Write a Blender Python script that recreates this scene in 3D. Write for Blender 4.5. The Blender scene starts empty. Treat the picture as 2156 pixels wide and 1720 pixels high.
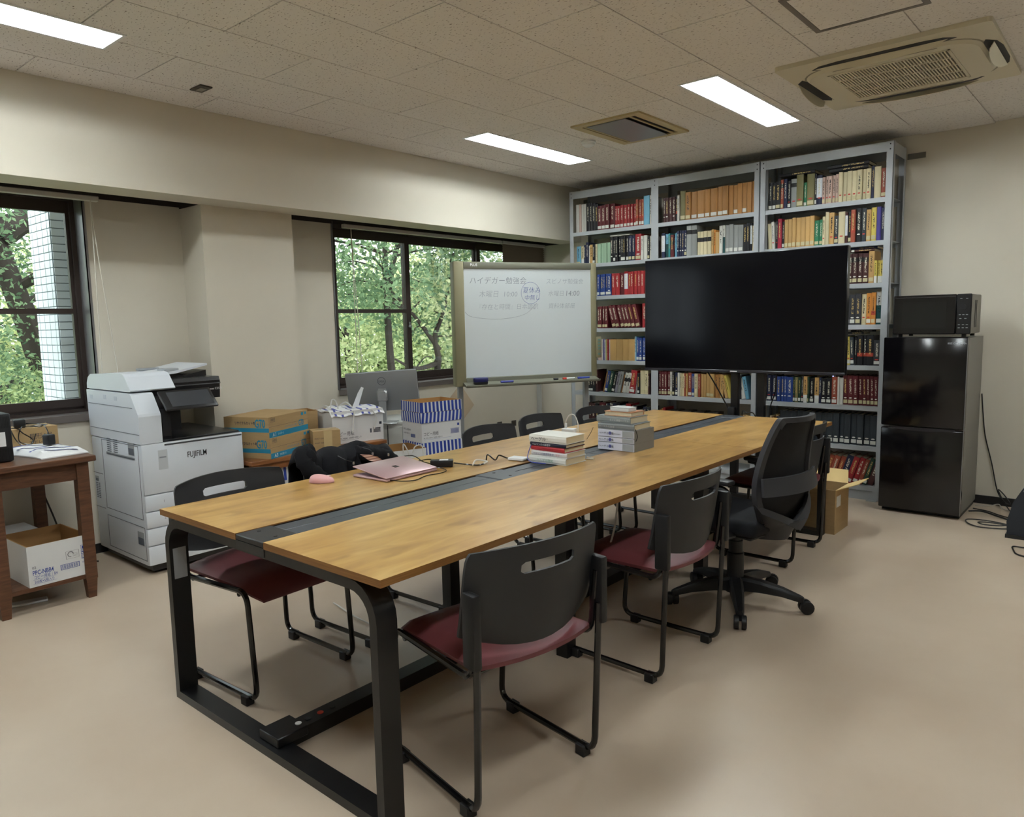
import bpy, bmesh, math, random
import numpy as np
from mathutils import Vector, Matrix, Euler
PI = math.pi
R = math.radians
random.seed(7)
SC = bpy.context.scene
COL = SC.collection

# ---------------------------------------------------------------- camera
CAM_H, YAW, PITCH, ROLL, FPX = 1.37, 0.71, 0.1147, -0.0209, 1559.7
fw = Vector((-math.sin(YAW)*math.cos(PITCH), math.cos(YAW)*math.cos(PITCH), -math.sin(PITCH)))
rt = Vector((math.cos(YAW), math.sin(YAW), 0))
up = rt.cross(fw)
r2 = rt*math.cos(ROLL) + up*math.sin(ROLL)
u2 = -rt*math.sin(ROLL) + up*math.cos(ROLL)
cd = bpy.data.cameras.new('camera')
cam = bpy.data.objects.new('camera', cd)
COL.objects.link(cam)
m = Matrix.Identity(4)
for i in range(3):
    m[i][0] = r2[i]; m[i][1] = u2[i]; m[i][2] = -fw[i]
m[2][3] = CAM_H
cam.matrix_world = m
cd.sensor_fit = 'HORIZONTAL'
cd.sensor_width = 36.0
cd.lens = FPX/2156*36.0
cd.clip_start = 0.02
cd.clip_end = 200
SC.camera = cam

# ---------------------------------------------------------------- sky, sun, exposure
TUBE = 40.0           # emission of the ceiling tubes
SKY = 2.3
w = bpy.data.worlds.new('sky'); SC.world = w; w.use_nodes = True
bg = w.node_tree.nodes['Background']
bg.inputs[0].default_value = (0.86, 0.94, 1.0, 1); bg.inputs[1].default_value = SKY
sd = bpy.data.lights.new('sun', 'SUN'); sd.energy = 1.3; sd.angle = R(25); sd.color = (1, .97, .9)
so = bpy.data.objects.new('sun', sd); COL.objects.link(so)
so.rotation_euler = Vector((-.12, .62, -.78)).to_track_quat('-Z', 'Y').to_euler()
SC.view_settings.view_transform = 'Standard'
SC.view_settings.look = 'None'
SC.view_settings.gamma = 1
SC.view_settings.use_curve_mapping = False
SC.view_settings.exposure = 0.9

# ---------------------------------------------------------------- materials
MATS = {}
def lin(c):
    return tuple(((x/255)/12.92 if x/255 <= .04045 else ((x/255+.055)/1.055)**2.4) for x in c)
def mat(name, rgb, rough=.5, spec=.5, metal=0, vary=0, scale=20, bump=0, bscale=200, emit=None, estr=0, aniso=None, coat=0):
    if name in MATS: return MATS[name]
    m = bpy.data.materials.new(name); MATS[name] = m; m.use_nodes = True
    nt = m.node_tree; b = nt.nodes['Principled BSDF']
    c = lin(rgb)
    b.inputs['Base Color'].default_value = (*c, 1)
    b.inputs['Roughness'].default_value = rough
    b.inputs['Specular IOR Level'].default_value = spec
    b.inputs['Metallic'].default_value = metal
    b.inputs['Coat Weight'].default_value = coat
    if emit:
        b.inputs['Emission Color'].default_value = (*lin(emit), 1); b.inputs['Emission Strength'].default_value = estr
    if vary or bump:
        tc = nt.nodes.new('ShaderNodeTexCoord')
        src = tc.outputs['Object']
        if aniso:
            mp = nt.nodes.new('ShaderNodeMapping'); mp.inputs['Scale'].default_value = aniso
            nt.links.new(src, mp.inputs[0]); src = mp.outputs[0]
    if vary:
        n = nt.nodes.new('ShaderNodeTexNoise'); n.inputs['Scale'].default_value = scale; n.inputs['Detail'].default_value = 6
        r = nt.nodes.new('ShaderNodeValToRGB')
        r.color_ramp.elements[0].position = .3; r.color_ramp.elements[1].position = .7
        r.color_ramp.elements[0].color = (*[x*(1-vary) for x in c], 1)
        r.color_ramp.elements[1].color = (*[min(1, x*(1+vary)) for x in c], 1)
        nt.links.new(src, n.inputs['Vector']); nt.links.new(n.outputs['Fac'], r.inputs[0]); nt.links.new(r.outputs[0], b.inputs['Base Color'])
    if bump:
        n2 = nt.nodes.new('ShaderNodeTexNoise'); n2.inputs['Scale'].default_value = bscale; n2.inputs['Detail'].default_value = 4
        bp = nt.nodes.new('ShaderNodeBump'); bp.inputs['Strength'].default_value = bump; bp.inputs['Distance'].default_value = .002
        nt.links.new(src, n2.inputs['Vector']); nt.links.new(n2.outputs['Fac'], bp.inputs['Height']); nt.links.new(bp.outputs[0], b.inputs['Normal'])
    return m

WALL = mat('painted_wall', (210, 203, 188), .75, .3, vary=.03, scale=1.5, bump=.15, bscale=160)
TRIM = mat('black_baseboard', (26, 24, 24), .5)
BROWN_AL = mat('brown_aluminium', (62, 52, 48), .4, .5, .3)
DARKLINE = mat('dark_lining', (44, 36, 32), .7)
BLACK = mat('black_plastic', (28, 28, 30), .45, .4, bump=.15, bscale=500)
BLACKM = mat('black_steel', (13, 13, 15), .38, .5, 0, bump=.05, bscale=800)
CHAIRBK = mat('chair_black_plastic', (44, 44, 46), .5, .4, bump=.2, bscale=700)
TUBEB = mat('black_lacquered_tube', (16, 16, 18), .18, .6)
WHITE = mat('white_plastic', (222, 225, 228), .4, .5)
SHELFG = mat('grey_shelf_steel', (168, 172, 176), .45, .5, .0, vary=.02, scale=3)
KRAFT = mat('kraft_cardboard', (168, 140, 100), .8, .2, vary=.06, scale=9, aniso=(1, 1, 6))
KRAFTIN = mat('kraft_inside', (160, 122, 78), .85, .2, vary=.05, scale=12)
BOXWHITE = mat('white_printed_board', (216, 216, 216), .6, .3, vary=.015, scale=6)
INKBLUE = mat('blue_print', (34, 62, 150), .6, .3)
INKDARK = mat('dark_print', (54, 54, 66), .6, .3)
INKGREY = mat('grey_print', (130, 132, 140), .6, .3)
TEAL = mat('teal_print', (38, 128, 160), .6, .3)
WHITEPAPER = mat('white_paper', (226, 226, 226), .7, .2)
MAROON = mat('maroon_vinyl', (108, 54, 58), .38, .45, vary=.04, scale=8, bump=.25, bscale=900)

def wood_top():
    m = bpy.data.materials.new('honey_wood_laminate'); m.use_nodes = True; nt = m.node_tree; b = nt.nodes['Principled BSDF']
    tc = nt.nodes.new('ShaderNodeTexCoord'); mp = nt.nodes.new('ShaderNodeMapping'); mp.inputs['Scale'].default_value = (8, 1.5, 1)
    n = nt.nodes.new('ShaderNodeTexNoise'); n.inputs['Scale'].default_value = 2.2; n.inputs['Detail'].default_value = 8; n.inputs['Distortion'].default_value = .6
    r = nt.nodes.new('ShaderNodeValToRGB'); e = r.color_ramp.elements
    e[0].position = .25; e[0].color = (*lin((148, 110, 62)), 1); e[1].position = .75; e[1].color = (*lin((192, 158, 100)), 1)
    k = e.new(.5); k.color = (*lin((172, 134, 76)), 1)
    mp2 = nt.nodes.new('ShaderNodeMapping'); mp2.inputs['Scale'].default_value = (9, 4, 1)
    n2 = nt.nodes.new('ShaderNodeTexNoise'); n2.inputs['Scale'].default_value = 1.3; n2.inputs['Detail'].default_value = 2
    r2_ = nt.nodes.new('ShaderNodeValToRGB'); r2_.color_ramp.elements[0].position = .58; r2_.color_ramp.elements[1].position = .78
    mx = nt.nodes.new('ShaderNodeMixRGB'); mx.inputs[2].default_value = (*lin((128, 92, 52)), 1)
    nt.links.new(tc.outputs['Object'], mp.inputs[0]); nt.links.new(mp.outputs[0], n.inputs['Vector']); nt.links.new(n.outputs[0], r.inputs[0])
    nt.links.new(tc.outputs['Object'], mp2.inputs[0]); nt.links.new(mp2.outputs[0], n2.inputs['Vector']); nt.links.new(n2.outputs[0], r2_.inputs[0])
    nt.links.new(r2_.outputs[0], mx.inputs[0]); nt.links.new(r.outputs[0], mx.inputs[1]); nt.links.new(mx.outputs[0], b.inputs['Base Color'])
    b.inputs['Roughness'].default_value = .29; b.inputs['Specular IOR Level'].default_value = .5
    return m
WOODTOP = wood_top()
OLDWOOD = mat('old_dark_wood', (92, 60, 40), .5, .4, vary=.35, scale=14, aniso=(6, .8, 6), bump=.3, bscale=60)
DESKWOOD = mat('brown_desk_wood', (132, 84, 46), .42, .45, vary=.2, scale=10, aniso=(8, .7, 8))

def floor_mat():
    m = bpy.data.materials.new('beige_vinyl_floor'); m.use_nodes = True; nt = m.node_tree; b = nt.nodes['Principled BSDF']
    tc = nt.nodes.new('ShaderNodeTexCoord'); n = nt.nodes.new('ShaderNodeTexNoise'); n.inputs['Scale'].default_value = 1.6; n.inputs['Detail'].default_value = 7
    r = nt.nodes.new('ShaderNodeValToRGB'); e = r.color_ramp.elements
    e[0].position = .3; e[0].color = (*lin((184, 165, 144)), 1); e[1].position = .72; e[1].color = (*lin((196, 179, 159)), 1)
    n3 = nt.nodes.new('ShaderNodeTexNoise'); n3.inputs['Scale'].default_value = 2.5; n3.inputs['Detail'].default_value = 5
    mr = nt.nodes.new('ShaderNodeMapRange'); mr.inputs[3].default_value = .27; mr.inputs[4].default_value = .37
    n4 = nt.nodes.new('ShaderNodeTexNoise'); n4.inputs['Scale'].default_value = 5; n4.inputs['Detail'].default_value = 3
    bp = nt.nodes.new('ShaderNodeBump'); bp.inputs['Strength'].default_value = .12; bp.inputs['Distance'].default_value = .01
    L = nt.links.new; O = tc.outputs['Object']
    L(O, n.inputs['Vector']); L(O, n3.inputs['Vector']); L(O, n4.inputs['Vector'])
    L(n.outputs[0], r.inputs[0]); L(r.outputs[0], b.inputs['Base Color'])
    L(n3.outputs[0], mr.inputs[0]); L(mr.outputs[0], b.inputs['Roughness']); L(n4.outputs[0], bp.inputs['Height']); L(bp.outputs[0], b.inputs['Normal'])
    b.inputs['Specular IOR Level'].default_value = .5
    return m
FLOOR = floor_mat()

def ceiling_mat():
    m = bpy.data.materials.new('rock_wool_ceiling_tile'); m.use_nodes = True; nt = m.node_tree; b = nt.nodes['Principled BSDF']
    tc = nt.nodes.new('ShaderNodeTexCoord'); mp = nt.nodes.new('ShaderNodeMapping'); mp.inputs['Scale'].default_value = (60, 130, 60)
    ge = nt.nodes.new('ShaderNodeNewGeometry')
    n = nt.nodes.new('ShaderNodeTexNoise'); n.inputs['Scale'].default_value = 1.0; n.inputs['Detail'].default_value = 2
    r = nt.nodes.new('ShaderNodeValToRGB'); e = r.color_ramp.elements
    e[0].position = .62; e[0].color = (*lin((228, 224, 221)), 1); e[1].position = .71; e[1].color = (*lin((128, 118, 112)), 1)
    L = nt.links.new; L(ge.outputs['Position'], mp.inputs[0]); L(mp.outputs[0], n.inputs['Vector']); L(n.outputs[0], r.inputs[0]); L(r.outputs[0], b.inputs['Base Color'])
    b.inputs['Roughness'].default_value = .9; b.inputs['Specular IOR Level'].default_value = .1
    return m
CEIL = ceiling_mat()

def glass_mat(name, tint=(1, 1, 1), refl=.6, rough=.0):
    m = bpy.data.materials.new(name); m.use_nodes = True; nt = m.node_tree
    nt.nodes.remove(nt.nodes['Principled BSDF']); out = nt.nodes['Material Output']
    t = nt.nodes.new('ShaderNodeBsdfTransparent'); t.inputs[0].default_value = (*tint, 1)
    g = nt.nodes.new('ShaderNodeBsdfGlossy'); g.inputs['Roughness'].default_value = rough
    f = nt.nodes.new('ShaderNodeFresnel'); f.inputs[0].default_value = 1.45
    mu = nt.nodes.new('ShaderNodeMath'); mu.operation = 'MULTIPLY'; mu.inputs[1].default_value = refl
    x = nt.nodes.new('ShaderNodeMixShader')
    L = nt.links.new; L(f.outputs[0], mu.inputs[0]); L(mu.outputs[0], x.inputs[0]); L(t.outputs[0], x.inputs[1]); L(g.outputs[0], x.inputs[2]); L(x.outputs[0], out.inputs[0])
    return m
GLASS = glass_mat('window_glass', (.95, .97, .97), .5)

# ---------------------------------------------------------------- mesh helpers
class MB:
    """collects geometry of one mesh"""
    def __init__(s): s.v = []; s.f = []; s.m = []; s.sm = []
    def add(s, vs, fs, mi=0, smooth=False):
        b = len(s.v); s.v += [tuple(x) for x in vs]
        for f in fs: s.f.append([b+i for i in f]); s.m.append(mi); s.sm.append(smooth)
        return s
    def box(s, x0, x1, y0, y1, z0, z1, mi=0, M=None):
        vs = [(x, y, z) for z in (z0, z1) for y in (y0, y1) for x in (x0, x1)]
        if M: vs = [M @ Vector(v) for v in vs]
        return s.add(vs, [(0, 2, 3, 1), (4, 5, 7, 6), (0, 1, 5, 4), (2, 6, 7, 3), (0, 4, 6, 2), (1, 3, 7, 5)], mi)
    def rbox(s, x0, x1, y0, y1, z0, z1, r=.01, seg=2, mi=0, M=None):
        bm = bmesh.new(); bmesh.ops.create_cube(bm, size=1)
        for v in bm.verts: v.co = Vector(((x0+x1)/2+v.co.x*(x1-x0), (y0+y1)/2+v.co.y*(y1-y0), (z0+z1)/2+v.co.z*(z1-z0)))
        bmesh.ops.bevel(bm, geom=bm.edges[:], offset=r, segments=seg, profile=.5, affect='EDGES')
        bm.verts.index_update()
        vs = [(M @ v.co if M else v.co.copy()) for v in bm.verts]; fs = [[v.index for v in f.verts] for f in bm.faces]
        bm.free(); return s.add(vs, fs, mi, True)
    def prism(s, pts, axis, a0, a1, mi=0, M=None, smooth=False):
        """pts: 2D outline; axis 'x','y','z' = extrusion axis; 2D coords are the other two in order"""
        n = len(pts)
        def mk(p, a):
            q = {'x': (a, p[0], p[1]), 'y': (p[0], a, p[1]), 'z': (p[0], p[1], a)}[axis]
            return M @ Vector(q) if M else q
        vs = [mk(p, a0) for p in pts] + [mk(p, a1) for p in pts]
        s.add(vs, [(i, (i+1) % n, n+(i+1) % n, n+i) for i in range(n)], mi, smooth)
        s.add([mk(p, a0) for p in pts], [tuple(range(n))[::-1]], mi)
        return s.add([mk(p, a1) for p in pts], [tuple(range(n))], mi)
    def tube(s, pts, r, seg=8, mi=0, closed=False, cap=True):
        pts = [Vector(p) for p in pts]; n = len(pts); rings = []; prev = None
        for i, p in enumerate(pts):
            a = pts[i-1] if (i > 0 or closed) else p; b = pts[(i+1) % n] if (i < n-1 or closed) else p
            t = (b-a); t = t.normalized() if t.length > 1e-9 else Vector((0, 0, 1))
            if prev is None:
                h = Vector((0, 0, 1)) if abs(t.z) < .9 else Vector((1, 0, 0)); nx = t.cross(h).normalized()
            else:
                nx = prev - t*prev.dot(t)
                nx = nx.normalized() if nx.length > 1e-6 else t.orthogonal().normalized()
            prev = nx; ny = t.cross(nx); rr = r[i] if isinstance(r, (list, tuple)) else r
            rings.append([p + nx*(rr*math.cos(2*PI*k/seg)) + ny*(rr*math.sin(2*PI*k/seg)) for k in range(seg)])
        vs = [v for q in rings for v in q]; fs = []
        for i in range(n if closed else n-1):
            j = (i+1) % n
            for k in range(seg): k2 = (k+1) % seg; fs.append((i*seg+k, i*seg+k2, j*seg+k2, j*seg+k))
        if cap and not closed: fs.append(tuple(range(seg))[::-1]); fs.append(tuple((n-1)*seg+k for k in range(seg)))
        return s.add(vs, fs, mi, True)
    def lathe(s, prof, seg=20, c=(0, 0, 0), mi=0, axis='z', cap=True):
        vs = []; fs = []; n = len(prof)
        for r, h in prof:
            for k in range(seg):
                a = 2*PI*k/seg; x, y = r*math.cos(a), r*math.sin(a)
                q = {'z': (x, y, h), 'y': (x, h, y), 'x': (h, x, y)}[axis]
                vs.append((c[0]+q[0], c[1]+q[1], c[2]+q[2]))
        for i in range(n-1):
            for k in range(seg): k2 = (k+1) % seg; fs.append((i*seg+k, i*seg+k2, (i+1)*seg+k2, (i+1)*seg+k))
        if cap: fs.append(tuple(range(seg))[::-1]); fs.append(tuple((n-1)*seg+k for k in range(seg)))
        return s.add(vs, fs, mi, True)
    def quad(s, a, b, c, d, mi=0): return s.add([a, b, c, d], [(0, 1, 2, 3)], mi)
    def mesh(s, name, mats):
        me = bpy.data.meshes.new(name); me.from_pydata([tuple(v) for v in s.v], [], s.f)
        for q in (mats if isinstance(mats, (list, tuple)) else [mats]): me.materials.append(q)
        me.polygons.foreach_set('material_index', s.m); me.polygons.foreach_set('use_smooth', s.sm)
        bm = bmesh.new(); bm.from_mesh(me); bmesh.ops.recalc_face_normals(bm, faces=bm.faces); bm.to_mesh(me); bm.free()
        if any(s.sm):
            try: me.set_sharp_from_angle(angle=R(42))
            except Exception: pass
        return me
    def build(s, name, mats, parent=None):
        return link(name, s.mesh(name, mats), parent)

def link(name, me, parent=None, loc=None, rz=None):
    o = bpy.data.objects.new(name, me); COL.objects.link(o)
    if parent: o.parent = parent
    if loc is not None: o.location = loc
    if rz is not None: o.rotation_euler = (0, 0, rz)
    return o
def tag(o, label, cat, group=None, kind=None):
    o['label'] = label; o['category'] = cat
    if group: o['group'] = group
    if kind: o['kind'] = kind
    return o
def thing(name, label, cat, loc=(0, 0, 0), rz=0, group=None):
    o = bpy.data.objects.new(name, None); COL.objects.link(o); o.empty_display_size = .05
    o.location = loc; o.rotation_euler = (0, 0, rz)
    return tag(o, label, cat, group)
def struct(o, label=None):
    o['kind'] = 'structure'
    if label: o['label'] = label
    return o
def copy_tree(o, parent=None):
    c = o.copy(); COL.objects.link(c); c.parent = parent
    for ch in list(o.children): copy_tree(ch, c)
    return c
def bez(pts, n=8):
    """Catmull-Rom through points"""
    P = [Vector(p) for p in pts]; out = []
    for i in range(len(P)-1):
        p0 = P[max(i-1, 0)]; p1 = P[i]; p2 = P[i+1]; p3 = P[min(i+2, len(P)-1)]
        for k in range(n):
            t = k/n
            out.append(.5*((2*p1)+(p2-p0)*t+(2*p0-5*p1+4*p2-p3)*t*t+(3*p1-p0-3*p2+p3)*t**3))
    out.append(P[-1]); return out
def rounded(pts, r, n=5):
    """polyline with rounded corners"""
    P = [Vector(p) for p in pts]; out = [P[0]]
    for i in range(1, len(P)-1):
        a, b, c = P[i-1], P[i], P[i+1]; d1 = (a-b); d2 = (c-b)
        q = min(r, d1.length*.49, d2.length*.49); s = b+d1.normalized()*q; e = b+d2.normalized()*q
        for k in range(n+1):
            t = k/n; out.append(s*(1-t)**2+b*2*t*(1-t)+e*t*t)
    out.append(P[-1]); return out
def rrect(x0, x1, y0, y1, r, n=5):
    out = []
    for cx, cy, a0 in ((x1-r, y1-r, 0), (x0+r, y1-r, 90), (x0+r, y0+r, 180), (x1-r, y0+r, 270)):
        for k in range(n+1): a = R(a0+90*k/n); out.append((cx+r*math.cos(a), cy+r*math.sin(a)))
    return out
def text(name, body, size, m, parent, org, right, upv, align='LEFT', extr=.0004, thin=0, shear=0, wid=1.0, lift=.0006):
    c = bpy.data.curves.new('t', 'FONT'); c.body = body; c.size = size; c.align_x = align; c.resolution_u = 2
    c.offset = thin; c.shear = shear
    o = bpy.data.objects.new('t', c); me = bpy.data.meshes.new_from_object(o); bpy.data.objects.remove(o)
    right = Vector(right).normalized(); upv = Vector(upv).normalized(); nrm = right.cross(upv); org = Vector(org)
    for v in me.vertices: v.co = org + right*(v.co.x*wid) + upv*v.co.y + nrm*(v.co.z+lift)
    me.materials.clear(); me.materials.append(m); me.name = name
    return link(name, me, parent)
def strip(mb, org, right, upv, x0, x1, y0, y1, lift=.0006, mi=0):
    right = Vector(right).normalized(); upv = Vector(upv).normalized(); n = right.cross(upv); org = Vector(org)+n*lift
    return mb.quad(*[org+right*x+upv*y for x, y in ((x0, y0), (x1, y0), (x1, y1), (x0, y1))], mi=mi)
ORD = ['zeroth', 'first', 'second', 'third', 'fourth', 'fifth', 'sixth', 'seventh', 'eighth', 'ninth', 'tenth', 'eleventh', 'twelfth', 'thirteenth', 'fourteenth', 'fifteenth', 'sixteenth', 'seventeenth']
# ================================================================ THE ROOM
ZC, XB, ZB, XW, YW, XR, YR = 2.669, -4.373, 2.159, -4.9, 6.2, 2.3, -2.0
XCOL = -4.62; CY0, CY1 = 2.385, 3.045
XOUT = -5.2
struct(MB().box(XOUT, XR+.2, YR-.2, YW+.2, -.15, 0).build('floor', FLOOR), 'glossy beige sheet vinyl floor')
struct(MB().box(XOUT, XR+.2, YW, YW+.2, 0, 2.9).build('wall_back', WALL), 'cream painted wall behind the bookcase and fridge')
struct(MB().box(XR, XR+.2, YR-.2, YW, 0, 2.9).build('wall_right', WALL))
struct(MB().box(XOUT, XR, YR-.2, YR, 0, 2.9).build('wall_front', WALL))
W1 = (-.36, 1.79, .865, 2.19); W2 = (3.585, 6.13, .855, 2.19)
wl = MB()
wl.box(XOUT, XW, YR, YW, 0, W1[2]-.0)                       # below the sills
wl.box(XOUT, XW, YR, W1[0], W1[2], 2.31); wl.box(XOUT, XW, W1[1], W2[0], W1[2], 2.31)
wl.box(XOUT, XW, W2[1], YW, W1[2], 2.31)
wl.box(XOUT, XW, W1[0], W1[1], W1[3], 2.31); wl.box(XOUT, XW, W2[0], W2[1], W2[3], 2.31)
wl.box(XW, XCOL, CY0, CY1, 0, 2.31)                          # the column between the windows
struct(wl.build('wall_left', WALL), 'cream window wall with a square column')
bm_ = MB().box(XCOL-.01, XB, YR, YW, ZB, 2.9).box(XOUT, XCOL-.01, YR, YW, 2.31, 2.9)
bm_.box(XW, XCOL-.01, CY0, CY1, ZB, 2.31)
struct(bm_.build('wall_beam', WALL), 'deep cream ceiling beam above the windows')
for i, (a, b) in enumerate(((YR, CY0), (CY1, YW))):           # dark lined curtain pockets above the windows
    o = MB().box(XCOL-.016, XCOL-.01, a, b, ZB+.002, 2.305).box(XW, XW+.006, a, b, 2.17, 2.305).box(XW, XCOL-.01, a, b, 2.303, 2.309)
    o.box(XW, XCOL-.01, b-.004, b, ZB+.002, 2.305).box(XW, XCOL-.01, a, a+.004, ZB+.002, 2.305)
    struct(o.build('trim_%d' % (i+1), DARKLINE), 'dark brown curtain pocket above window')
bb = MB().box(XW, XW+.008, YR, CY0, 0, .06).box(XW, XW+.008, CY1, YW, 0, .06).box(XCOL, XCOL+.008, CY0, CY1, 0, .06)
struct(bb.build('baseboard_left', TRIM)); struct(MB().box(XW, XR, YW-.008, YW, 0, .06).build('baseboard_back', TRIM))
struct(MB().box(XR-.008, XR, YR, YW, 0, .06).build('baseboard_right', TRIM)); struct(MB().box(XW, XR, YR, YR+.008, 0, .06).build('baseboard_front', TRIM))

# ---- ceiling: rock wool boards in a running bond, cut round the recessed lamps
FIX = [(-3.742, -3.520, .272, 1.514), (-3.742, -3.520, 3.90, 5.14), (-2.067, -1.845, 3.90, 5.14), (-2.067, -1.845, .272, 1.514),
       (-.392, -.170, 3.90, 5.14), (-.392, -.170, .272, 1.514)]
def cut(rects, h):
    out = []
    for (a, b, c, d) in rects:
        if h[1] <= a or h[0] >= b or h[3] <= c or h[2] >= d: out.append((a, b, c, d)); continue
        if h[0] > a: out.append((a, h[0], c, d))
        if h[1] < b: out.append((h[1], b, c, d))
        x0, x1 = max(a, h[0]), min(b, h[1])
        if h[2] > c: out.append((x0, x1, c, h[2]))
        if h[3] < d: out.append((x0, x1, h[3], d))
    return out
TX1 = -4.0701+.455*9; TY0 = 1.3415-.91
slab = MB(); rs = [(XB, XR, YR, YW)]
for h in FIX: rs = cut(rs, h)
for a, b, c, d in rs: slab.box(a, b, c, d, ZC+.008, ZC+.2)
rs = [(XB, XR, YR, TY0), (TX1, XR, TY0, YW)]
for h in FIX: rs = cut(rs, h)
for a, b, c, d in rs: slab.box(a, b, c, d, ZC, ZC+.008)
DARKGAP = mat('ceiling_joint', (120, 110, 100), .9)
ceil_o = struct(slab.build('ceiling', CEIL), 'ceiling of speckled off-white boards laid in running bond')
lidm = MB()
for h in FIX: lidm.box(h[0]-.02, h[1]+.02, h[2]-.02, h[3]+.02, ZC+.2, ZC+.22)
lidm.build('backing', DARKGAP, ceil_o)
tile_mesh = {}
for i in range(-1, 9):
    x0 = max(-4.0701+.455*i, XB); x1 = -4.0701+.455*(i+1)
    off = 0 if i % 2 else .455
    for j in range(-1, 6):
        y0 = max(1.3415+off-.91+.91*j-.0, TY0); y1 = min(1.3415+off+.91*j, YW)
        if y1-y0 < .01: continue
        g = .0032; pieces = [(x0+g, x1-g, y0+g, y1-g)]
        for h in FIX: pieces = cut(pieces, h)
        key = (round(x1-x0, 4), round(y1-y0, 4)) if len(pieces) == 1 and pieces[0] == (x0+g, x1-g, y0+g, y1-g) else None
        if key and key in tile_mesh: me = tile_mesh[key]
        else:
            t = MB()
            for a, b, c, d in pieces: t.box(a-x0, b-x0, c-y0, d-y0, 0, .0082)
            me = t.mesh('tile', CEIL)
            if key: tile_mesh[key] = me
        link('tile', me, ceil_o, (x0, y0, ZC))

# ---- windows
SILL = mat('grey_sill', (112, 104, 100), .4, .5, .3); JAMB = mat('jamb_aluminium', (128, 126, 128), .3, .5, .5)
def window(n, y0, y1, z0, z1, sashes, label):
    w_ = thing('window_%d' % n, label, 'window'); del w_['category']; w_['kind'] = 'structure'
    f = MB(); t = .03; xa, xc_ = -5.13, -5.02
    f.box(xa, xc_, y0, y0+t, z0, z1).box(xa, xc_, y1-t, y1, z0, z1).box(xa, xc_, y0+t, y1-t, z1-t, z1)
    f.box(xa, xc_, y0+t, y1-t, z0, z0+.03)
    for k in range(2): f.box(-5.092+.034*k, -5.089+.034*k, y0+t, y1-t, z0+.03, z0+.045)
    f.build('window_frame', BROWN_AL, w_)
    MB().box(-5.02, -4.885, y0+.001, y1-.001, z0-.0, z0+.012).box(-4.885, -4.878, y0-.01, y1+.01, z0-.03, z0+.012).build('window_sill', SILL, w_)
    for ya, yb in ((y0+.0005, y0+.005), (y1-.005, y1-.0005)): MB().box(-5.02, -4.893, ya, yb, z0+.012, z1-.001).box(-4.901, -4.893, ya-(.012 if ya < (y0+y1)/2 else 0), yb+(.012 if ya > (y0+y1)/2 else 0), z0+.012, z1-.02).build('jamb_liner', JAMB, w_)
    for (a, b, xc, mid, sl, sr) in sashes:
        s = MB(); zt, zb = 2.09, z0+.095
        s.box(xc-.013, xc+.013, a, a+sl, z0+.045, z1-.03).box(xc-.013, xc+.013, b-sr, b, z0+.045, z1-.03)
        s.box(xc-.013, xc+.013, a+sl, b-sr, zt, z1-.03).box(xc-.013, xc+.013, a+sl, b-sr, z0+.045, zb)
        if mid: s.box(xc-.013, xc+.013, a+sl, b-sr, mid-.016, mid+.016)
        so_ = s.build('sash', BROWN_AL, w_)
        MB().box(xc-.002, xc+.002, a+sl, b-sr, zb, zt).build('pane', GLASS, so_)
    return w_
win1 = window(1, *W1, [(-.33, .75, -5.09, None, .04, .045), (.72, 1.785, -5.055, 1.499, .045, .045)], 'brown aluminium sliding window beside the copier')
win2 = window(2, *W2, [(3.62, 4.505, -5.055, 1.497, .095, .052), (4.46, 5.42, -5.09, None, .045, .045), (5.385, 6.1, -5.055, None, .045, .03)], 'brown aluminium sliding window behind the whiteboard')
MB().lathe([(.012, 0), (.016, .01), (.012, .022)], 10, (-5.042, 4.48, 1.36), axis='x').rbox(-5.04, -5.03, 4.47, 4.49, 1.345, 1.4, .003, 1).build('latch', mat('latch_metal', (150, 150, 150), .3, .5, .8), win2)
# ---- blinds
def blind(y0, y1, x, drop, label, cords):
    b = thing('venetian_blind', label, 'blind', (x, y0, 0), 0, 'blinds at the windows')
    BL = mat('blind_rail', (190, 186, 178), .5); SLAT = mat('brown_blind_slat', (112, 96, 80), .5)
    MB().rbox(-.02, .02, 0, y1-y0, 2.128, 2.158, .004, 1).build('head_rail', BL, b)
    if drop:
        n = int((2.125-drop)/.021); me = None
        for k in range(n):
            z = 2.12-.021*k
            if me is None:
                q = MB(); c = math.cos(R(62))*.0125; s_ = math.sin(R(62))*.0125
                q.add([(-c, .0, -s_), (c, 0, s_), (c, y1-y0-.02, s_), (-c, y1-y0-.02, -s_), (-c-.0008, 0, -s_), (c-.0008, 0, s_), (c-.0008, y1-y0-.02, s_), (-c-.0008, y1-y0-.02, -s_)],
                      [(0, 1, 2, 3), (7, 6, 5, 4), (0, 3, 7, 4), (1, 5, 6, 2), (0, 4, 5, 1), (2, 6, 7, 3)])
                me = q.mesh('slat', SLAT)
            link('slat', me, b, (0, .01, z))
        MB().rbox(-.014, .014, .005, y1-y0-.005, drop-.02, drop-.002, .003, 1).build('bottom_rail', SLAT, b)
    CORD = mat('blind_cord', (205, 200, 188), .6)
    for (yy, z0, dy, sw) in cords:
        MB().tube(bez([(.022, yy-y0, 2.13), (.026, yy-y0+dy*.2, 1.8), (.03, yy-y0+dy*.6, (z0+1.8)/2), (.026, yy-y0+dy, z0)], 5), .0032, 5).build('pull_cord', CORD, b)
    return b
blind(-.3, 1.82, -4.74, 0, 'raised blind with white head rail and hanging cords beside copier', [(1.77, .95, -.02, 0), (1.77, .93, .09, 0)])
blind(3.6, 5.44, -4.78, 0, 'raised blind with grey head rail over the middle window', [(3.66, .93, .0, 0), (3.66, .96, .05, 0)])
blind(5.46, 6.12, -4.78, 1.42, 'lowered brown slatted blind behind the whiteboard corner', [])

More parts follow.
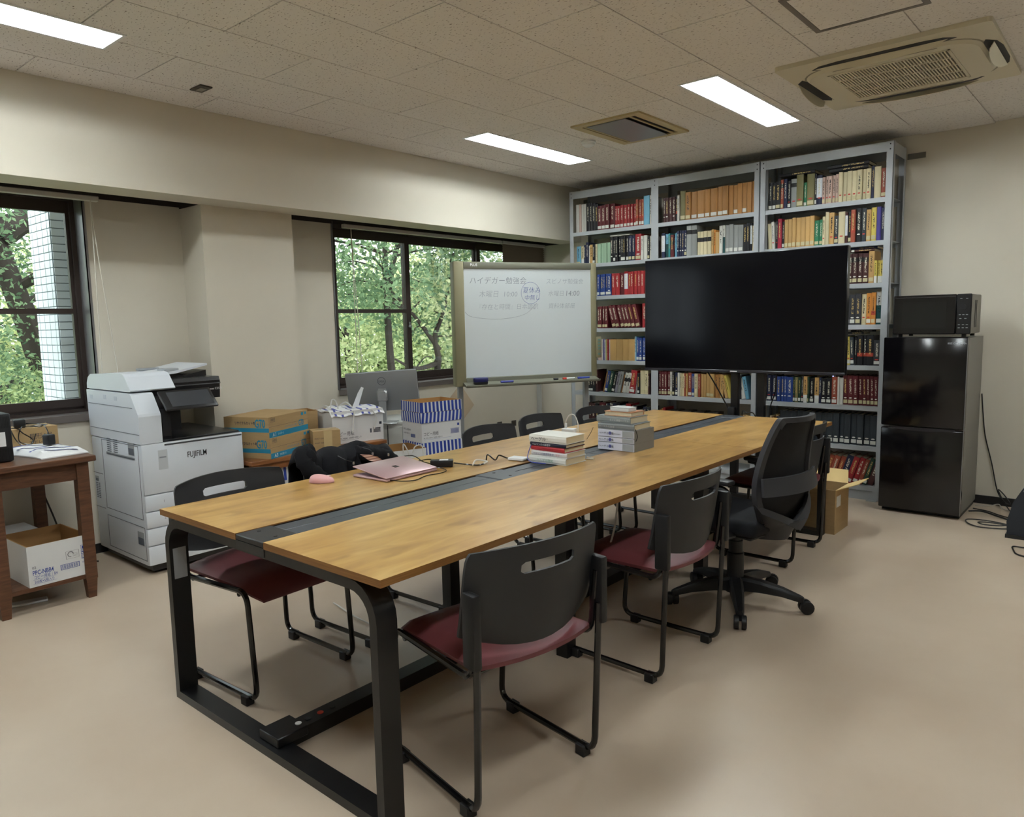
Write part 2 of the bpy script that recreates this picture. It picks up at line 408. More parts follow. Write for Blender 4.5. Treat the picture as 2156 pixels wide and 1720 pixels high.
# ---- recessed fluorescent lamps
def lamp(h, label):
    x0, x1, y0, y1 = h; L = thing('ceiling_lamp', label, 'lamp', ((x0+x1)/2, (y0+y1)/2, ZC), 0, 'recessed fluorescent ceiling lamps')
    a, b = (x1-x0)/2, (y1-y0)/2
    fl = MB()
    for q in ((-a-.012, a+.012, -b-.012, -b+.002), (-a-.012, a+.012, b-.002, b+.012), (-a-.012, -a+.002, -b+.002, b-.002), (a-.002, a+.012, -b+.002, b-.002)):
        fl.box(q[0], q[1], q[2], q[3], -.004, .0)
    fl.build('flange', WHITE, L)
    REF = mat('white_lamp_reflector', (190, 194, 192), .35, .5)
    rf = MB(); t = .085; a -= .003; b -= .003; prof = [(-a, .0), (-a+.03, t), (-.02, t), (0, t-.03), (.02, t), (a-.03, t), (a, .0)]
    for i in range(len(prof)-1):
        (xa, za), (xb, zb) = prof[i], prof[i+1]
        rf.quad((xa, -b, za), (xb, -b, zb), (xb, b, zb), (xa, b, za))
    for s in (-1, 1):
        rf.add([(x, s*b, z) for x, z in prof], [tuple(range(len(prof)))])
    rf.box(-a+.001, a-.001, -b+.001, b-.001, t+.004, t+.01)
    rf.build('reflector', REF, L)
    TB = mat('lit_tube', (255, 255, 255), .3, .5, emit=(246, 253, 255), estr=TUBE)
    for s in (-1, 1):
        tb = MB().tube([(s*.052, -b+.035, .042), (s*.052, b-.035, .042)], .0145, 10).build('tube', TB, L)
        for e in (-1, 1): MB().rbox(s*.052-.014, s*.052+.014, e*(b-.018)-.012, e*(b-.018)+.012, .028, .083, .003, 1).build('socket', WHITE, tb)
    return L
names = ['lit recessed lamp at the upper left, above the copier window', 'lit recessed lamp above the whiteboard, left of the square vent', 'lit recessed lamp beside the air conditioner, right of the square vent',
         'lit recessed lamp over the near end of the table', 'lit recessed lamp at the far right beyond the air conditioner', 'lit recessed lamp at the near right of the room']
for h, n in zip(FIX, names): lamp(h, n)

# ---- cassette air conditioner
CREAM = mat('cream_plastic', (206, 198, 176), .45, .4)
DARKV = mat('vent_dark', (38, 34, 32), .6)
ac = thing('air_conditioner', 'cream four-way ceiling cassette air conditioner with square intake grille', 'air conditioner', (-1.09, 4.49, ZC))
MB().prism(rrect(-.485, .485, -.5, .5, .02, 3), 'z', -.022, 0).build('panel', CREAM, ac)
bod = MB(); o1 = rrect(-.41, .41, -.36, .36, .16, 7); o2 = rrect(-.395, .395, -.345, .345, .15, 7); n_ = len(o1)
bod.add([(x, y, -.022) for x, y in o1]+[(x, y, -.036) for x, y in o2], [(i, (i+1) % n_, n_+(i+1) % n_, n_+i) for i in range(n_)], 0, True)
ring_in = rrect(-.275, .275, -.265, .265, .005, 7)
bod.add([(x, y, -.036) for x, y in o2]+[(x, y, -.036) for x, y in ring_in], [(i, (i+1) % n_, n_+(i+1) % n_, n_+i) for i in range(n_)])
bod.build('body', CREAM, ac)
MB().prism(rrect(-.419, .419, -.369, .369, .168, 7), 'z', -.0228, -.0221).build('shadow_gap', mat('cream_seam', (150, 142, 124), .6), ac)
MB().box(-.275, .275, -.265, .265, -.0235, -.0225).build('intake_recess', DARKV, ac)
gr = MB()
for k in range(37): x = -.27+.54*k/36; gr.box(x-.0035, x+.0035, -.265, .265, -.036, -.026)
for k in range(1, 4): y = -.265+.53*k/4; gr.box(-.275, .275, y-.005, y+.005, -.0375, -.027)
for q in ((-.283, -.272, -.275, .275), (.272, .283, -.275, .275)): gr.box(q[0], q[1], q[2], q[3], -.039, -.026)
for q in ((-.275, -.262), (.262, .275)): gr.box(-.283, .283, q[0], q[1], -.039, -.026)
g_ = gr.build('intake_grille', CREAM, ac); g_['kind'] = 'stuff'
for k, (cx, cy, rz) in enumerate(((0, -.40, 0), (.445, .0, PI/2), (0, .40, PI), (-.445, 0, -PI/2))):
    hl = .33 if k % 2 == 0 else .25
    sl = MB().prism([(-hl, .02), (-hl+.05, -.02), (-hl+.14, -.034), (hl-.14, -.034), (hl-.05, -.02), (hl, .02), (hl-.04, .034), (-hl+.04, .034)], 'z', -.0235, -.0222).build('outlet', DARKV, ac)
    sl.location = (cx, cy, 0); sl.rotation_euler = (0, 0, rz)
    fm = MB(); vs = []; n2 = 10
    for i in range(n2+1):
        t_ = i/n2; u = -hl+.03+(2*hl-.06)*t_; wdt = (.034, .05, .034, .065)[k]*(math.sin(PI*t_)**.45)
        for zz in (0, .003): vs += [(u, 0, zz), (u, wdt, zz-.0*wdt)]
    fs = []
    for i in range(n2): b = i*4; fs += [(b, b+1, b+5, b+4), (b+2, b+6, b+7, b+3), (b, b+4, b+6, b+2), (b+1, b+3, b+7, b+5)]
    fm.add(vs, fs, 0, True)
    fl = fm.build('flap', CREAM, sl); fl.location = (0, -.012, -.031); fl.rotation_euler = (R((-58, -38, -58, -78)[k]), 0, 0)
for yy in (-.33, .33): MB().box(-.24, .24, yy-.003, yy+.003, -.0375, -.036).build('seam', MATS['cream_seam'], ac)

# ---- ceiling ventilator, access hatch, detector, outlet
vt = thing('ceiling_vent', 'square ceiling ventilator with cream frame and mirror grey panel', 'vent', (-2.76, 4.51, ZC))
fr = MB()
for q in ((-.262, .262, -.335, -.285), (-.262, .262, .285, .335), (-.262, -.205, -.285, .285), (.205, .262, -.285, .285)): fr.box(q[0], q[1], q[2], q[3], -.012, 0)
fr.build('frame', mat('yellowed_plastic', (186, 170, 128), .5), vt)
MB().box(-.205, .205, -.285, .285, -.002, -.001).build('duct', DARKV, vt)
MB().box(-.165, .13, -.28, .28, -.016, -.012).build('panel', mat('mirror_grey_panel', (150, 150, 148), .38, .6, .7), vt)
for xx in (.166, -.185): MB().box(xx-.006, xx+.006, -.28, .28, -.012, -.006).build('slat', MATS['yellowed_plastic'], vt)
hatch = thing('access_hatch', 'ceiling access hatch with grey aluminium frame near air conditioner', 'hatch', (-1.01, 3.42, ZC))
ALU = mat('dull_aluminium', (128, 122, 118), .5, .5, .4)
hf = MB(); a = .235
for q in ((-a, a, -a, -a+.024), (-a, a, a-.024, a), (-a, -a+.024, -a+.024, a-.024), (a-.024, a, -a+.024, a-.024)): hf.box(q[0], q[1], q[2], q[3], -.004, 0)
hf.build('frame', ALU, hatch); MB().box(-a+.026, a-.026, -a+.026, a-.026, -.003, 0).build('panel', CEIL, hatch)
sd_ = thing('smoke_detector', 'small round white ceiling detector beside the vent', 'detector', (-3.17, 4.60, ZC))
MB().lathe([(.052, 0), (.054, -.012), (.05, -.016)], 24).build('base', WHITE, sd_)
MB().lathe([(.045, -.016), (.044, -.03), (.03, -.04), (.008, -.043)], 24).build('dome', WHITE, sd_)
sk = thing('ceiling_outlet', 'dark ceiling socket plate above the copier', 'outlet', (-3.975, 2.10, ZC))
MB().rbox(-.06, .06, -.036, .036, -.008, 0, .003, 1).build('plate', mat('bronze_plate', (74, 68, 62), .4, .5, .4), sk)
MB().rbox(-.03, .03, -.018, .018, -.011, -.008, .002, 1).build('socket', mat('grey_socket', (140, 136, 128), .5), sk)
# wall sockets and a sheet under the whiteboard
for y, z in ((5.50, .36), (5.72, .35), (5.52, .275)):
    q = thing('wall_outlet', {5.50: 'dark wall socket plate, left of two under the whiteboard', 5.72: 'dark wall socket plate, right of two under the whiteboard', 5.52: 'lowest dark wall socket plate, seen through a chair slot'}[y], 'outlet', (XW, y, z))
    MB().rbox(0, .008, -.036, .036, -.058 if y == 5.52 else -.03, .058 if y == 5.52 else .03, .003, 1).build('plate', MATS['bronze_plate'], q)
    MB().box(.008, .0095, -.018, .018, -.02, .02).build('socket', mat('brown_socket', (60, 50, 44), .5), q)
pp = MB(); pp.box(0, .0015, -.1, .1, -.14, .14, M=Matrix.Rotation(R(40), 4, 'X'))
o = tag(pp.build('notice_sheet', mat('old_notice', (196, 176, 150), .7)), 'faded notice sheet hanging askew on the wall below the whiteboard', 'notice'); o.location = (XW+.003, 4.97, .64)

# ================================================================ OUTSIDE
GR = mat('lawn', (92, 120, 60), .9, .2, vary=.3, scale=3)
struct(MB().box(-60, -5.3, -40, 60, -3.6, -3.5).build('ground', GR), 'grass below the windows')
pil = thing('tiled_pillar', 'white glazed tile pillar outside the copier window', 'pillar'); pil['kind'] = 'structure'; del pil['category']
MB().box(-5.686, -5.31, 1.742, 2.35, -3.5, 3.2).box(-5.31, -5.21, 1.85, 2.35, -3.5, 3.2).build('core', mat('grey_grout', (92, 102, 108), .8), pil)
TILE = mat('white_glazed_tile', (214, 220, 226), .22, .5, vary=.02, scale=5)
tl = MB().rbox(.0045, .0905, -.004, 0, 0, .0445, .0012, 1).mesh('tile', TILE); th = MB().rbox(.0045, .0435, -.004, 0, 0, .0445, .0012, 1).mesh('tile', TILE)
tv = MB().rbox(0, .004, 0, .0845, 0, .0445, .0012, 1).mesh('tile', TILE)
for k in range(30):
    z = .80+.0492*k; x = -5.686
    for wd, me in ((.0472, th), (.0942, tl), (.0942, tl), (.0942, tl), (.0462, th)):
        link('tile', me, pil, (x, 1.742, z)); x += wd
    link('tile', tv, pil, (-5.31, 1.744, z))

def leafmat(name, c1, c2, tr=.45):
    m = bpy.data.materials.new(name); m.use_nodes = True; nt = m.node_tree; nt.nodes.remove(nt.nodes['Principled BSDF']); out = nt.nodes['Material Output']
    ge = nt.nodes.new('ShaderNodeNewGeometry'); n = nt.nodes.new('ShaderNodeTexNoise'); n.inputs['Scale'].default_value = 1.1; n.inputs['Detail'].default_value = 3
    ri = nt.nodes.new('ShaderNodeMath'); ri.operation = 'MULTIPLY_ADD'; ri.inputs[1].default_value = .5; ri.inputs[2].default_value = 0
    ad = nt.nodes.new('ShaderNodeMath'); ad.operation = 'ADD'
    r = nt.nodes.new('ShaderNodeValToRGB'); e = r.color_ramp.elements; e[0].position = .4; e[0].color = (*lin(c1), 1); e[1].position = 1.0; e[1].color = (*lin(c2), 1)
    d = nt.nodes.new('ShaderNodeBsdfDiffuse'); t = nt.nodes.new('ShaderNodeBsdfTranslucent'); x = nt.nodes.new('ShaderNodeMixShader'); x.inputs[0].default_value = tr
    L = nt.links.new; L(ge.outputs['Position'], n.inputs['Vector']); L(ge.outputs['Random Per Island'], ri.inputs[0]); L(ri.outputs[0], ad.inputs[0]); L(n.outputs[0], ad.inputs[1]); L(ad.outputs[0], r.inputs[0])
    for q in (d, t): L(r.outputs[0], q.inputs[0])
    L(d.outputs[0], x.inputs[1]); L(t.outputs[0], x.inputs[2]); L(x.outputs[0], out.inputs[0])
    return m
BARK = mat('grey_bark', (60, 54, 48), .9, .2, vary=.3, scale=9, aniso=(1, 1, .3), bump=.6, bscale=40)
LEAF = [leafmat('fresh_green_leaf', (104, 126, 84), (204, 214, 158), .45), leafmat('deep_green_leaf', (72, 96, 72), (150, 174, 132), .45), leafmat('yellow_green_leaf', (128, 146, 96), (226, 226, 178), .45)]
def leaves(rng, centers, n, size, spread):
    """n leaves, each a pointed four-cornered blade, scattered round the centres"""
    c = np.array(centers)[rng.integers(0, len(centers), n)] + rng.normal(0, 1, (n, 3))*np.array(spread)
    a = rng.uniform(0, 2*PI, n); tilt = rng.normal(0, .55, n); s = size*rng.uniform(.6, 1.3, n)
    d = np.stack([np.cos(a)*np.cos(tilt), np.sin(a)*np.cos(tilt), np.sin(tilt)-.25], 1); d /= np.linalg.norm(d, axis=1)[:, None]
    h = rng.normal(0, 1, (n, 3)); q = np.cross(d, h); q /= np.linalg.norm(q, axis=1)[:, None]+1e-9
    v = np.empty((n, 4, 3)); v[:, 0] = c; v[:, 1] = c+d*(s*.45)[:, None]+q*(s*.24)[:, None]; v[:, 2] = c+d*s[:, None]; v[:, 3] = c+d*(s*.45)[:, None]-q*(s*.24)[:, None]
    return v.reshape(-1, 3), n
def leafmesh(name, v, n, m_):
    me = bpy.data.meshes.new(name); me.vertices.add(n*4); me.vertices.foreach_set('co', v.ravel()); me.loops.add(n*4); me.loops.foreach_set('vertex_index', np.arange(n*4))
    me.polygons.add(n); me.polygons.foreach_set('loop_start', np.arange(0, n*4, 4)); me.update(calc_edges=True); me.materials.append(m_); return me
def tree(label, base, stems, crown, nleaf, lsize, lm, seed, spread=(.35, .35, .22), rad=.1, group='trees outside the windows'):
    """stems: polylines from the base; crown: (centre, radii, clusters)"""
    rng = np.random.default_rng(seed)
    t = thing('tree', label, 'tree', base, 0, group); B = Vector(base)
    tm = MB(); tips = []
    for st in stems:
        p = bez([Vector(q)-B for q in st], 6); n = len(p)
        tm.tube(p, [rad*(1-.75*i/n)*(1 if st is stems[0] else .7) for i in range(n)], 8); tips += p[n//2:]
    cs = []
    (cx, cy, cz), (rx, ry, rz), k = crown
    while len(cs) < k:
        q = rng.uniform(-1, 1, 3); l = np.linalg.norm(q)
        if .35 < l < 1: cs.append([cx-base[0]+q[0]*rx, cy-base[1]+q[1]*ry, cz-base[2]+q[2]*rz])
    for c in cs[::2]:
        tip = min(tips, key=lambda z: (z-Vector(c)).length+max(0, z.z-c[2])); mid = (tip+Vector(c))/2+Vector((0, 0, .12))
        tm.tube(bez([tip, mid, c], 4), [rad*.22*(1-.85*i/8) for i in range(9)], 5)
    tm.build('trunk', BARK, t)
    v, n = leaves(rng, cs, nleaf, lsize, spread)
    o = link('foliage', leafmesh('foliage', v, n, lm), t); o['kind'] = 'stuff'
    return t
tree('slender grey tree with forked trunk outside the middle window', (-8.5, 7.2, -3.5),
     [[(-8.5, 7.2, -3.5), (-8.5, 7.25, -.5), (-8.5, 7.15, 1.0), (-8.5, 7.13, 2.4), (-8.6, 7.3, 4.2)], [(-8.5, 7.2, .2), (-8.5, 7.5, .6), (-8.45, 7.45, 1.5), (-8.5, 7.15, 1.75)], [(-8.5, 7.14, 1.8), (-8.6, 7.4, 2.4), (-8.8, 7.9, 3.2)]],
     ((-8.6, 7.0, 2.6), (1.9, 2.3, 1.5), 60), 17000, .085, LEAF[1], 3, (.28, .28, .16), .085)
tree('dark bent trunk tree beside the whiteboard edge', (-8.0, 7.72, -3.5),
     [[(-8.0, 7.6, -3.5), (-8.0, 7.62, .4), (-8.0, 7.66, .85), (-8.0, 7.6, 1.2), (-8.0, 7.8, 1.6), (-8.0, 8.0, 2.4), (-8.1, 8.1, 3.8)], [(-8.0, 7.68, 1.0), (-8.1, 7.3, 1.5), (-8.3, 7.0, 1.9)], [(-8.0, 7.62, .8), (-8.0, 7.2, .75), (-8.1, 6.9, .9)]],
     ((-8.3, 8.2, 2.0), (1.6, 1.8, 2.0), 40), 9000, .08, LEAF[2], 4, (.3, .3, .18), .06)
tree('thick dark trunk tree outside the copier window', (-8.4, 2.3, -3.5),
     [[(-8.4, 2.6, -3.5), (-8.4, 2.7, .2), (-8.4, 2.55, 1.2), (-8.4, 2.3, 2.2), (-8.6, 2.0, 4.2)], [(-8.4, 2.75, -.3), (-8.3, 2.35, .4), (-8.2, 1.9, .95), (-8.1, 1.3, 1.2)], [(-8.4, 2.3, 2.3), (-8.4, 2.7, 2.55), (-8.5, 3.2, 2.6)]],
     ((-8.9, 2.2, 2.0), (1.9, 2.0, 2.3), 70), 30000, .06, LEAF[1], 5, (.3, .3, .2), .2)
tree('feathery green bush low outside the copier window', (-7.6, 2.3, -3.5),
     [[(-7.6, 2.3, -3.5), (-7.6, 2.3, -1), (-7.6, 2.2, .3)]], ((-7.6, 2.1, .2), (.9, 1.2, .75), 26), 14000, .05, LEAF[0], 6, (.2, .2, .16), .06)
far = [(-12.5, 9.3, .8, 2.4, 0), (-13, 12.8, .9, 2.6, 2), (-12, 5.6, .9, 2.7, 0), (-13.5, 2.2, 1.3, 3.0, 2), (-12.5, -1.0, 1.2, 2.8, 0), (-16, 8.0, 1.2, 3.0, 2), (-17, 14.5, 1.6, 3.2, 0), (-11, 10.8, -.4, 1.9, 0), (-11.5, 7.6, -.6, 1.9, 2)]
lab = ['bright green tree behind the forked trunk', 'yellow green tree far right in the middle window', 'bright green tree far left in the middle window', 'pale yellow green tree behind the thick trunk', 'bright green tree at the far left of the copier window', 'tall yellow green tree in the far background', 'tall green tree in the far background right', 'low green tree below the dark bent trunk', 'low yellow green tree below the forked trunk']
for k, (x, y, z, r, li) in enumerate(far):
    tree(lab[k], (x, y, -3.5), [[(x, y, -3.5), (x+.1, y, z-1), (x, y+.1, z+r*.5)], [(x, y, z-1), (x+.4, y+.8, z), (x+.5, y+1.2, z+.8)]],
         ((x, y, z), (r*.8, r, r*.78), 110), 18000, .115, LEAF[li], 20+k, (.36, .36, .22), .11)
# ================================================================ MEETING TABLE
TXC = -2.095
tb = thing('meeting_table', 'long meeting table with honey wood tops and black loop frames', 'table', (TXC, 2.96, 0))
Yn, Yf, Yj = 1.170-2.96, 4.755-2.96, 3.578-2.96
EDGE = mat('wood_edge_band', (138, 96, 50), .45, .4, vary=.18, scale=8, aniso=(1, 1, 40))
for (x0, x1) in ((-.625, -.09), (.075, .63)):
    for (y0, y1) in ((Yn, Yj-.001), (Yj+.001, Yf)):
        q = MB().box(x0, x1, y0, y1, .698, .72)
        q.m = [1 if i in (2, 3, 4, 5) else 0 for i in range(6)]
        q.build('tabletop', [WOODTOP, EDGE], tb)
SLATE = mat('slate_cable_lid', (58, 62, 68), .42, .5, vary=.03, scale=30)
MB().box(-.09, .075, Yn+.005, Yf-.005, .665, .668).box(-.09, -.0885, Yn+.005, Yf-.005, .668, .716).box(.0735, .075, Yn+.005, Yf-.005, .668, .716).build('cable_tray', BLACKM, tb)
def lid(x0, x1, y0, y1, n='cable_lid', m_=SLATE): return MB().rbox(x0, x1, y0, y1, .708, .716, .002, 1).build(n, m_, tb)
for (y0, y1) in ((Yn+.13, Yn+.62), (Yn+.623, Yn+1.115), (Yn+1.285, Yn+1.85), (Yn+1.853, Yj-.085), (Yj+.085, Yj+.6), (Yj+.603, Yf-.13)):
    for (x0, x1) in ((-.078, -.0085), (-.0065, .063)): lid(x0, x1, y0, y1)
CAPM = mat('black_end_cap', (34, 35, 38), .4, .5)
for (y0, y1) in ((Yn, Yn+.128), (Yn+1.117, Yn+1.283), (Yj-.083, Yj+.083), (Yf-.128, Yf)):
    c_ = MB().rbox(-.09, .075, y0, y1, .70, .7185, .003, 1).build('cover_plate', CAPM if y0 in (Yn,) else SLATE, tb)
    for xx in (-.055, .04): MB().lathe([(.007, .7185), (.006, .7205), (.002, .7206)], 10, (xx, (y0+y1)/2, 0)).build('bolt', BLACKM, c_)
MB().box(-.09, .075, Yn, Yn+.004, .672, .7).build('end_plate', CAPM, tb)
def loop(yc, hx, name, top=.697, rr=.11):
    out = [(-hx, 0), (hx, 0)] + [(hx-rr+rr*math.cos(R(a)), top-rr+rr*math.sin(R(a))) for a in range(0, 91, 15)] + [(-hx+rr+rr*math.cos(R(a)), top-rr+rr*math.sin(R(a))) for a in range(90, 181, 15)]
    t = .03; r2_ = rr-t; hi = hx-t; ti = top-t
    inn = [(-hi, t), (hi, t)] + [(hi-r2_+r2_*math.cos(R(a)), ti-r2_+r2_*math.sin(R(a))) for a in range(0, 91, 15)] + [(-hi+r2_+r2_*math.cos(R(a)), ti-r2_+r2_*math.sin(R(a))) for a in range(90, 181, 15)]
    n = len(out); m_ = MB(); a, b = yc-.035, yc+.035
    vs = [(x, a, z) for x, z in out]+[(x, a, z) for x, z in inn]+[(x, b, z) for x, z in out]+[(x, b, z) for x, z in inn]
    fs = []
    for i in range(n):
        j = (i+1) % n
        fs += [(i, j, n+j, n+i), (2*n+i, 3*n+i, 3*n+j, 2*n+j), (i, 2*n+i, 2*n+j, j), (n+i, n+j, 3*n+j, 3*n+i)]
    m_.add(vs, fs, 0, True)
    return m_.build(name, BLACKM, tb)
f1 = loop(Yn+.037, .605, 'end_frame'); loop(Yf-.037, .605, 'end_frame')
MB().box(-.575, -.5735, Yn+.014, Yn+.062, .46, .575).build('data_plate', mat('silver_sticker', (150, 152, 156), .5), f1)
for hx, yc in ((.335, 2.36-2.96), (.335, Yj)):
    q = MB()
    for s in (-1, 1): q.box(s*hx-.028, s*hx+.028, yc-.03, yc+.03, 0, .665)
    q.box(-hx, hx, yc-.03, yc+.03, .63, .664).build('inner_frame', BLACKM, tb)
for xx in (-.40, .40): MB().box(xx-.02, xx+.02, Yn+.08, Yf-.08, .655, .697).build('apron_rail', BLACKM, tb)
st = MB().box(-.035, .035, Yn+.072, Yf-.072, .0, .05).build('floor_stretcher', BLACKM, tb)
for s in (1, -1):
    ye = Yn if s > 0 else Yf
    a, b = sorted((ye+s*.02, ye+s*.135)); MB().rbox(-.055, .055, a, b, .03, .062, .003, 1).build('joint_bracket', BLACKM, st)
for k, c in enumerate(((215, 215, 215), (40, 40, 44), (200, 70, 50), (40, 40, 44))):
    MB().lathe([(.011, .062 if k == 0 else .05), (.011, (.062 if k == 0 else .05)+.002), (.003, (.062 if k == 0 else .05)+.0022)], 12, (.0 if k else .02, Yn+.12+.05*k, 0)).build('bolt_cap', mat('cap_%d_%d' % (k, c[0]), c, .5), st)

# ================================================================ SLED CHAIRS
def make_chair():
    t = thing('sled_chair', 'x', 'chair')
    # local +X is the way the sitter faces
    for s in (-1, 1):
        y = s*.222
        p = rounded([(-.235, s*.232, .62), (-.215, s*.226, .413), (.205, y, .428), (.235, y, .03), (-.225, s*.228, .03), (-.245, s*.232, .52)], .05, 5)
        MB().tube(p, .0105, 8).build('side_frame', TUBEB, t)
        for x in (-.175, .175): MB().rbox(x-.02, x+.02, s*.226-.017, s*.226+.017, 0, .036, .003, 1).build('foot_pad', BLACK, t)
        MB().rbox(-.262, -.205, s*.24-.015, s*.24+.013, .455, .665, .008, 2).build('bracket', BLACK, t)
    MB().tube([(.15, -.222, .41), (.15, .222, .41)], .009, 6).tube([(-.17, -.222, .405), (-.17, .222, .405)], .009, 6).build('cross_bar', TUBEB, t)
    # padded seat with a waterfall front and a bowed rear edge
    bm = MB(); nx, ny = 12, 10; top = []; bot = []
    for i in range(nx+1):
        u = i/nx
        for j in range(ny+1):
            v = -1+2*j/ny
            x = -.215+.455*u - .035*(1-v*v)*(1-u)**3*1.2
            drop = -.045*max(0, (u-.76)/.24)**2
            crown = .012*(1-v**4)*(1-(2*u-1)**6)
            rise = .01*(1-u)
            edge = min(1, (1-abs(v))/.12) * min(1, u/.06) * min(1, (1-u)/.05)
            y = v*(.226-.012*u-.035*max(0, (u-.8)/.2)**3)
            top.append((x, y, .437+rise+drop+crown+.014*min(1, edge)**.5)); bot.append((x, y*.985, .424+drop*.9+rise))
    N = (ny+1); n = len(top); fs = []
    for i in range(nx):
        for j in range(ny):
            a = i*N+j; fs.append((a, a+N, a+N+1, a+1)); fs.append((n+a, n+a+1, n+a+N+1, n+a+N))
    for i in range(nx):
        for j in (0, ny): a = i*N+j; fs.append((a, a+N, n+a+N, n+a))
    for j in range(ny):
        for i in (0, nx): a = i*N+j; fs.append((a, a+1, n+a+1, n+a))
    bm.add(top+bot, fs, 0, True); bm.build('seat', MAROON, t)
    # curved plastic back with a grip slot
    ys = [-.248, -.235, -.215, -.18, -.14, -.1, -.088, -.04, 0, .04, .088, .1, .14, .18, .215, .235, .248]
    zs = [.475, .487, .52, .58, .65, .693, .701, .719, .727, .75, .768, .78]
    def pt(y, z, off):
        u = y/.248; v = (z-.475)/.305
        zz = z
        if z < .58: zz = z + .045*u*u*(1-(z-.475)/.105)          # lower edge bows down in the middle
        if z > .727: zz = z - .012*u*u*(z-.727)/.053
        w = y*(1 - .035*(v-.4)**2*2 - (.04 if z >= .78 else .012 if z >= .768 else 0) - (.05 if z <= .475 else 0))
        x = -.232 - .07*(1-u*u) + .062 - .05*v + off
        return (x-.0, w, zz)
    TH = .009; vs = [pt(y, z, 0) for z in zs for y in ys]+[pt(y, z, -TH) for z in zs for y in ys]
    NY = len(ys); nb = len(vs)//2; fs = []
    def hole(i, j):
        return -.1 <= (ys[j]+ys[j+1])/2 <= .1 and .693 <= (zs[i]+zs[i+1])/2 <= .727
    cells = set((i, j) for i in range(len(zs)-1) for j in range(NY-1) if not hole(i, j))
    for (i, j) in cells:
        a = i*NY+j; fs.append((a, a+1, a+NY+1, a+NY)); fs.append((nb+a, nb+a+NY, nb+a+NY+1, nb+a+1))
        for (di, dj, e) in ((-1, 0, (a, a+1)), (1, 0, (a+NY, a+NY+1)), (0, -1, (a, a+NY)), (0, 1, (a+1, a+NY+1))):
            if (i+di, j+dj) not in cells: fs.append((e[0], e[1], nb+e[1], nb+e[0]))
    # chamfer the slot corners
    for (j, jj) in ((5, 6), (11, 10)):
        for (i, ii) in ((5, 6), (8, 7)):
            a, b, c = i*NY+j, ii*NY+j, i*NY+jj
            fs.append((a, b, c)); fs.append((nb+a, nb+c, nb+b)); fs.append((b, c, nb+c, nb+b))
    MB().add(vs, fs, 0, True).build('backrest', CHAIRBK, t)
    return t
chair0 = make_chair()
CH = [(-1.507, 1.627, 180-10, 'red seated black chair at the near right corner of the table'),
      (-1.540, 2.600, 180-1, 'red seated black chair between the nearest chair and the office chair'),
      (-1.640, 4.205, 180, 'red seated black chair behind the office chair by the open carton'),
      (-2.622, 1.530, 2.5, 'red seated black chair in front of the copier, seen under the table'),
      (-2.650, 2.125, 2, 'black chair with a black jacket heaped over its back'),
      (-2.650, 3.150, 4, 'black chair across the table, first to the left of the two book stacks'),
      (-2.720, 3.720, 4, 'black chair across the table behind the white charger cable'),
      (-2.660, 4.250, 0, 'black chair across the table half hidden behind the taller book stack')]
for k, (x, y, a, lb) in enumerate(CH):
    c = chair0 if k == 0 else copy_tree(chair0)
    c.location = (x, y, 0); c.rotation_euler = (0, 0, R(a)); c['label'] = lb; c['group'] = 'sled chairs round the table'

# ================================================================ OFFICE CHAIR
oc = thing('office_chair', 'black mesh back swivel office chair with five star base', 'chair', (-1.456, 3.329, 0), R(180-10))
MESHF = mat('black_mesh_fabric', (24, 24, 27), .7, .3, bump=.6, bscale=900)
SEATF = mat('black_seat_fabric', (22, 23, 28), .8, .3, bump=.4, bscale=900)
GREYP = mat('charcoal_plastic', (50, 50, 54), .5, .4, bump=.2, bscale=700)
a0 = -62-170
base = MB().lathe([(.05, .06), (.055, .1), (.04, .13), (.03, .15)], 18).build('base', BLACK, oc)
for k in range(5):
    a = R(a0+72*k); d = Vector((math.cos(a), math.sin(a), 0)); n = Vector((-d.y, d.x, 0)); lg = MB(); st_ = []
    for (r_, hw, zt, zb) in ((.03, .032, .135, .07), (.12, .03, .128, .075), (.22, .024, .108, .07), (.30, .018, .082, .055), (.315, .012, .075, .056)):
        st_.append([d*r_+n*hw*s_+Vector((0, 0, z)) for s_, z in ((-1, zb), (1, zb), (1, zt-.012), (.6, zt), (-.6, zt), (-1, zt-.012))])
    vs = [v for q in st_ for v in q]; fs = []
    for i in range(4):
        for j in range(6): j2 = (j+1) % 6; fs.append((i*6+j, i*6+j2, i*6+6+j2, i*6+6+j))
    fs += [(5, 4, 3, 2, 1, 0), tuple(24+j for j in range(6))]
    lg.add(vs, fs, 0, True); l_ = lg.build('leg', BLACK, base)
    cs = MB(); c = d*.308; h = random.uniform(0, 6.28) if k > 1 else (2.4 if k else .6); ax = Vector((math.cos(h), math.sin(h), 0)); ay = Vector((-ax.y, ax.x, 0)); c2 = c+ay*.018
    for s_ in (-1, 1):
        p0 = c2+ax*(s_*.006)+Vector((0, 0, .031)); p1 = c2+ax*(s_*.028)+Vector((0, 0, .031))
        cs.tube([p0, p0+(p1-p0)*.85, p1], [.031, .031, .026], 16)
    cs.tube([c+Vector((0, 0, .03)), c+Vector((0, 0, .065))], .007, 8)
    co = cs.build('caster', BLACK, oc)
MB().lathe([(.04, .12), (.04, .25), (.034, .255), (.034, .31), (.026, .312), (.026, .38)], 16).build('gas_lift', BLACK, oc)
MB().rbox(-.12, .12, -.1, .1, .355, .40, .01, 2).tube([(.0, -.1, .375), (.02, -.27, .37)], .006, 6).rbox(-.02, .06, -.31, -.27, .362, .376, .005, 1).build('tilt_mechanism', BLACK, oc)
se = MB().rbox(-.235, .245, -.235, .235, .40, .475, .032, 4)
se.v = [(x, y*(1-.08*max(0, (abs(x)-.1)/.15)), z + (-.02*max(0, (x-.12)/.12)**2 if x > .12 else 0)) for x, y, z in se.v]
se.build('seat', SEATF, oc)
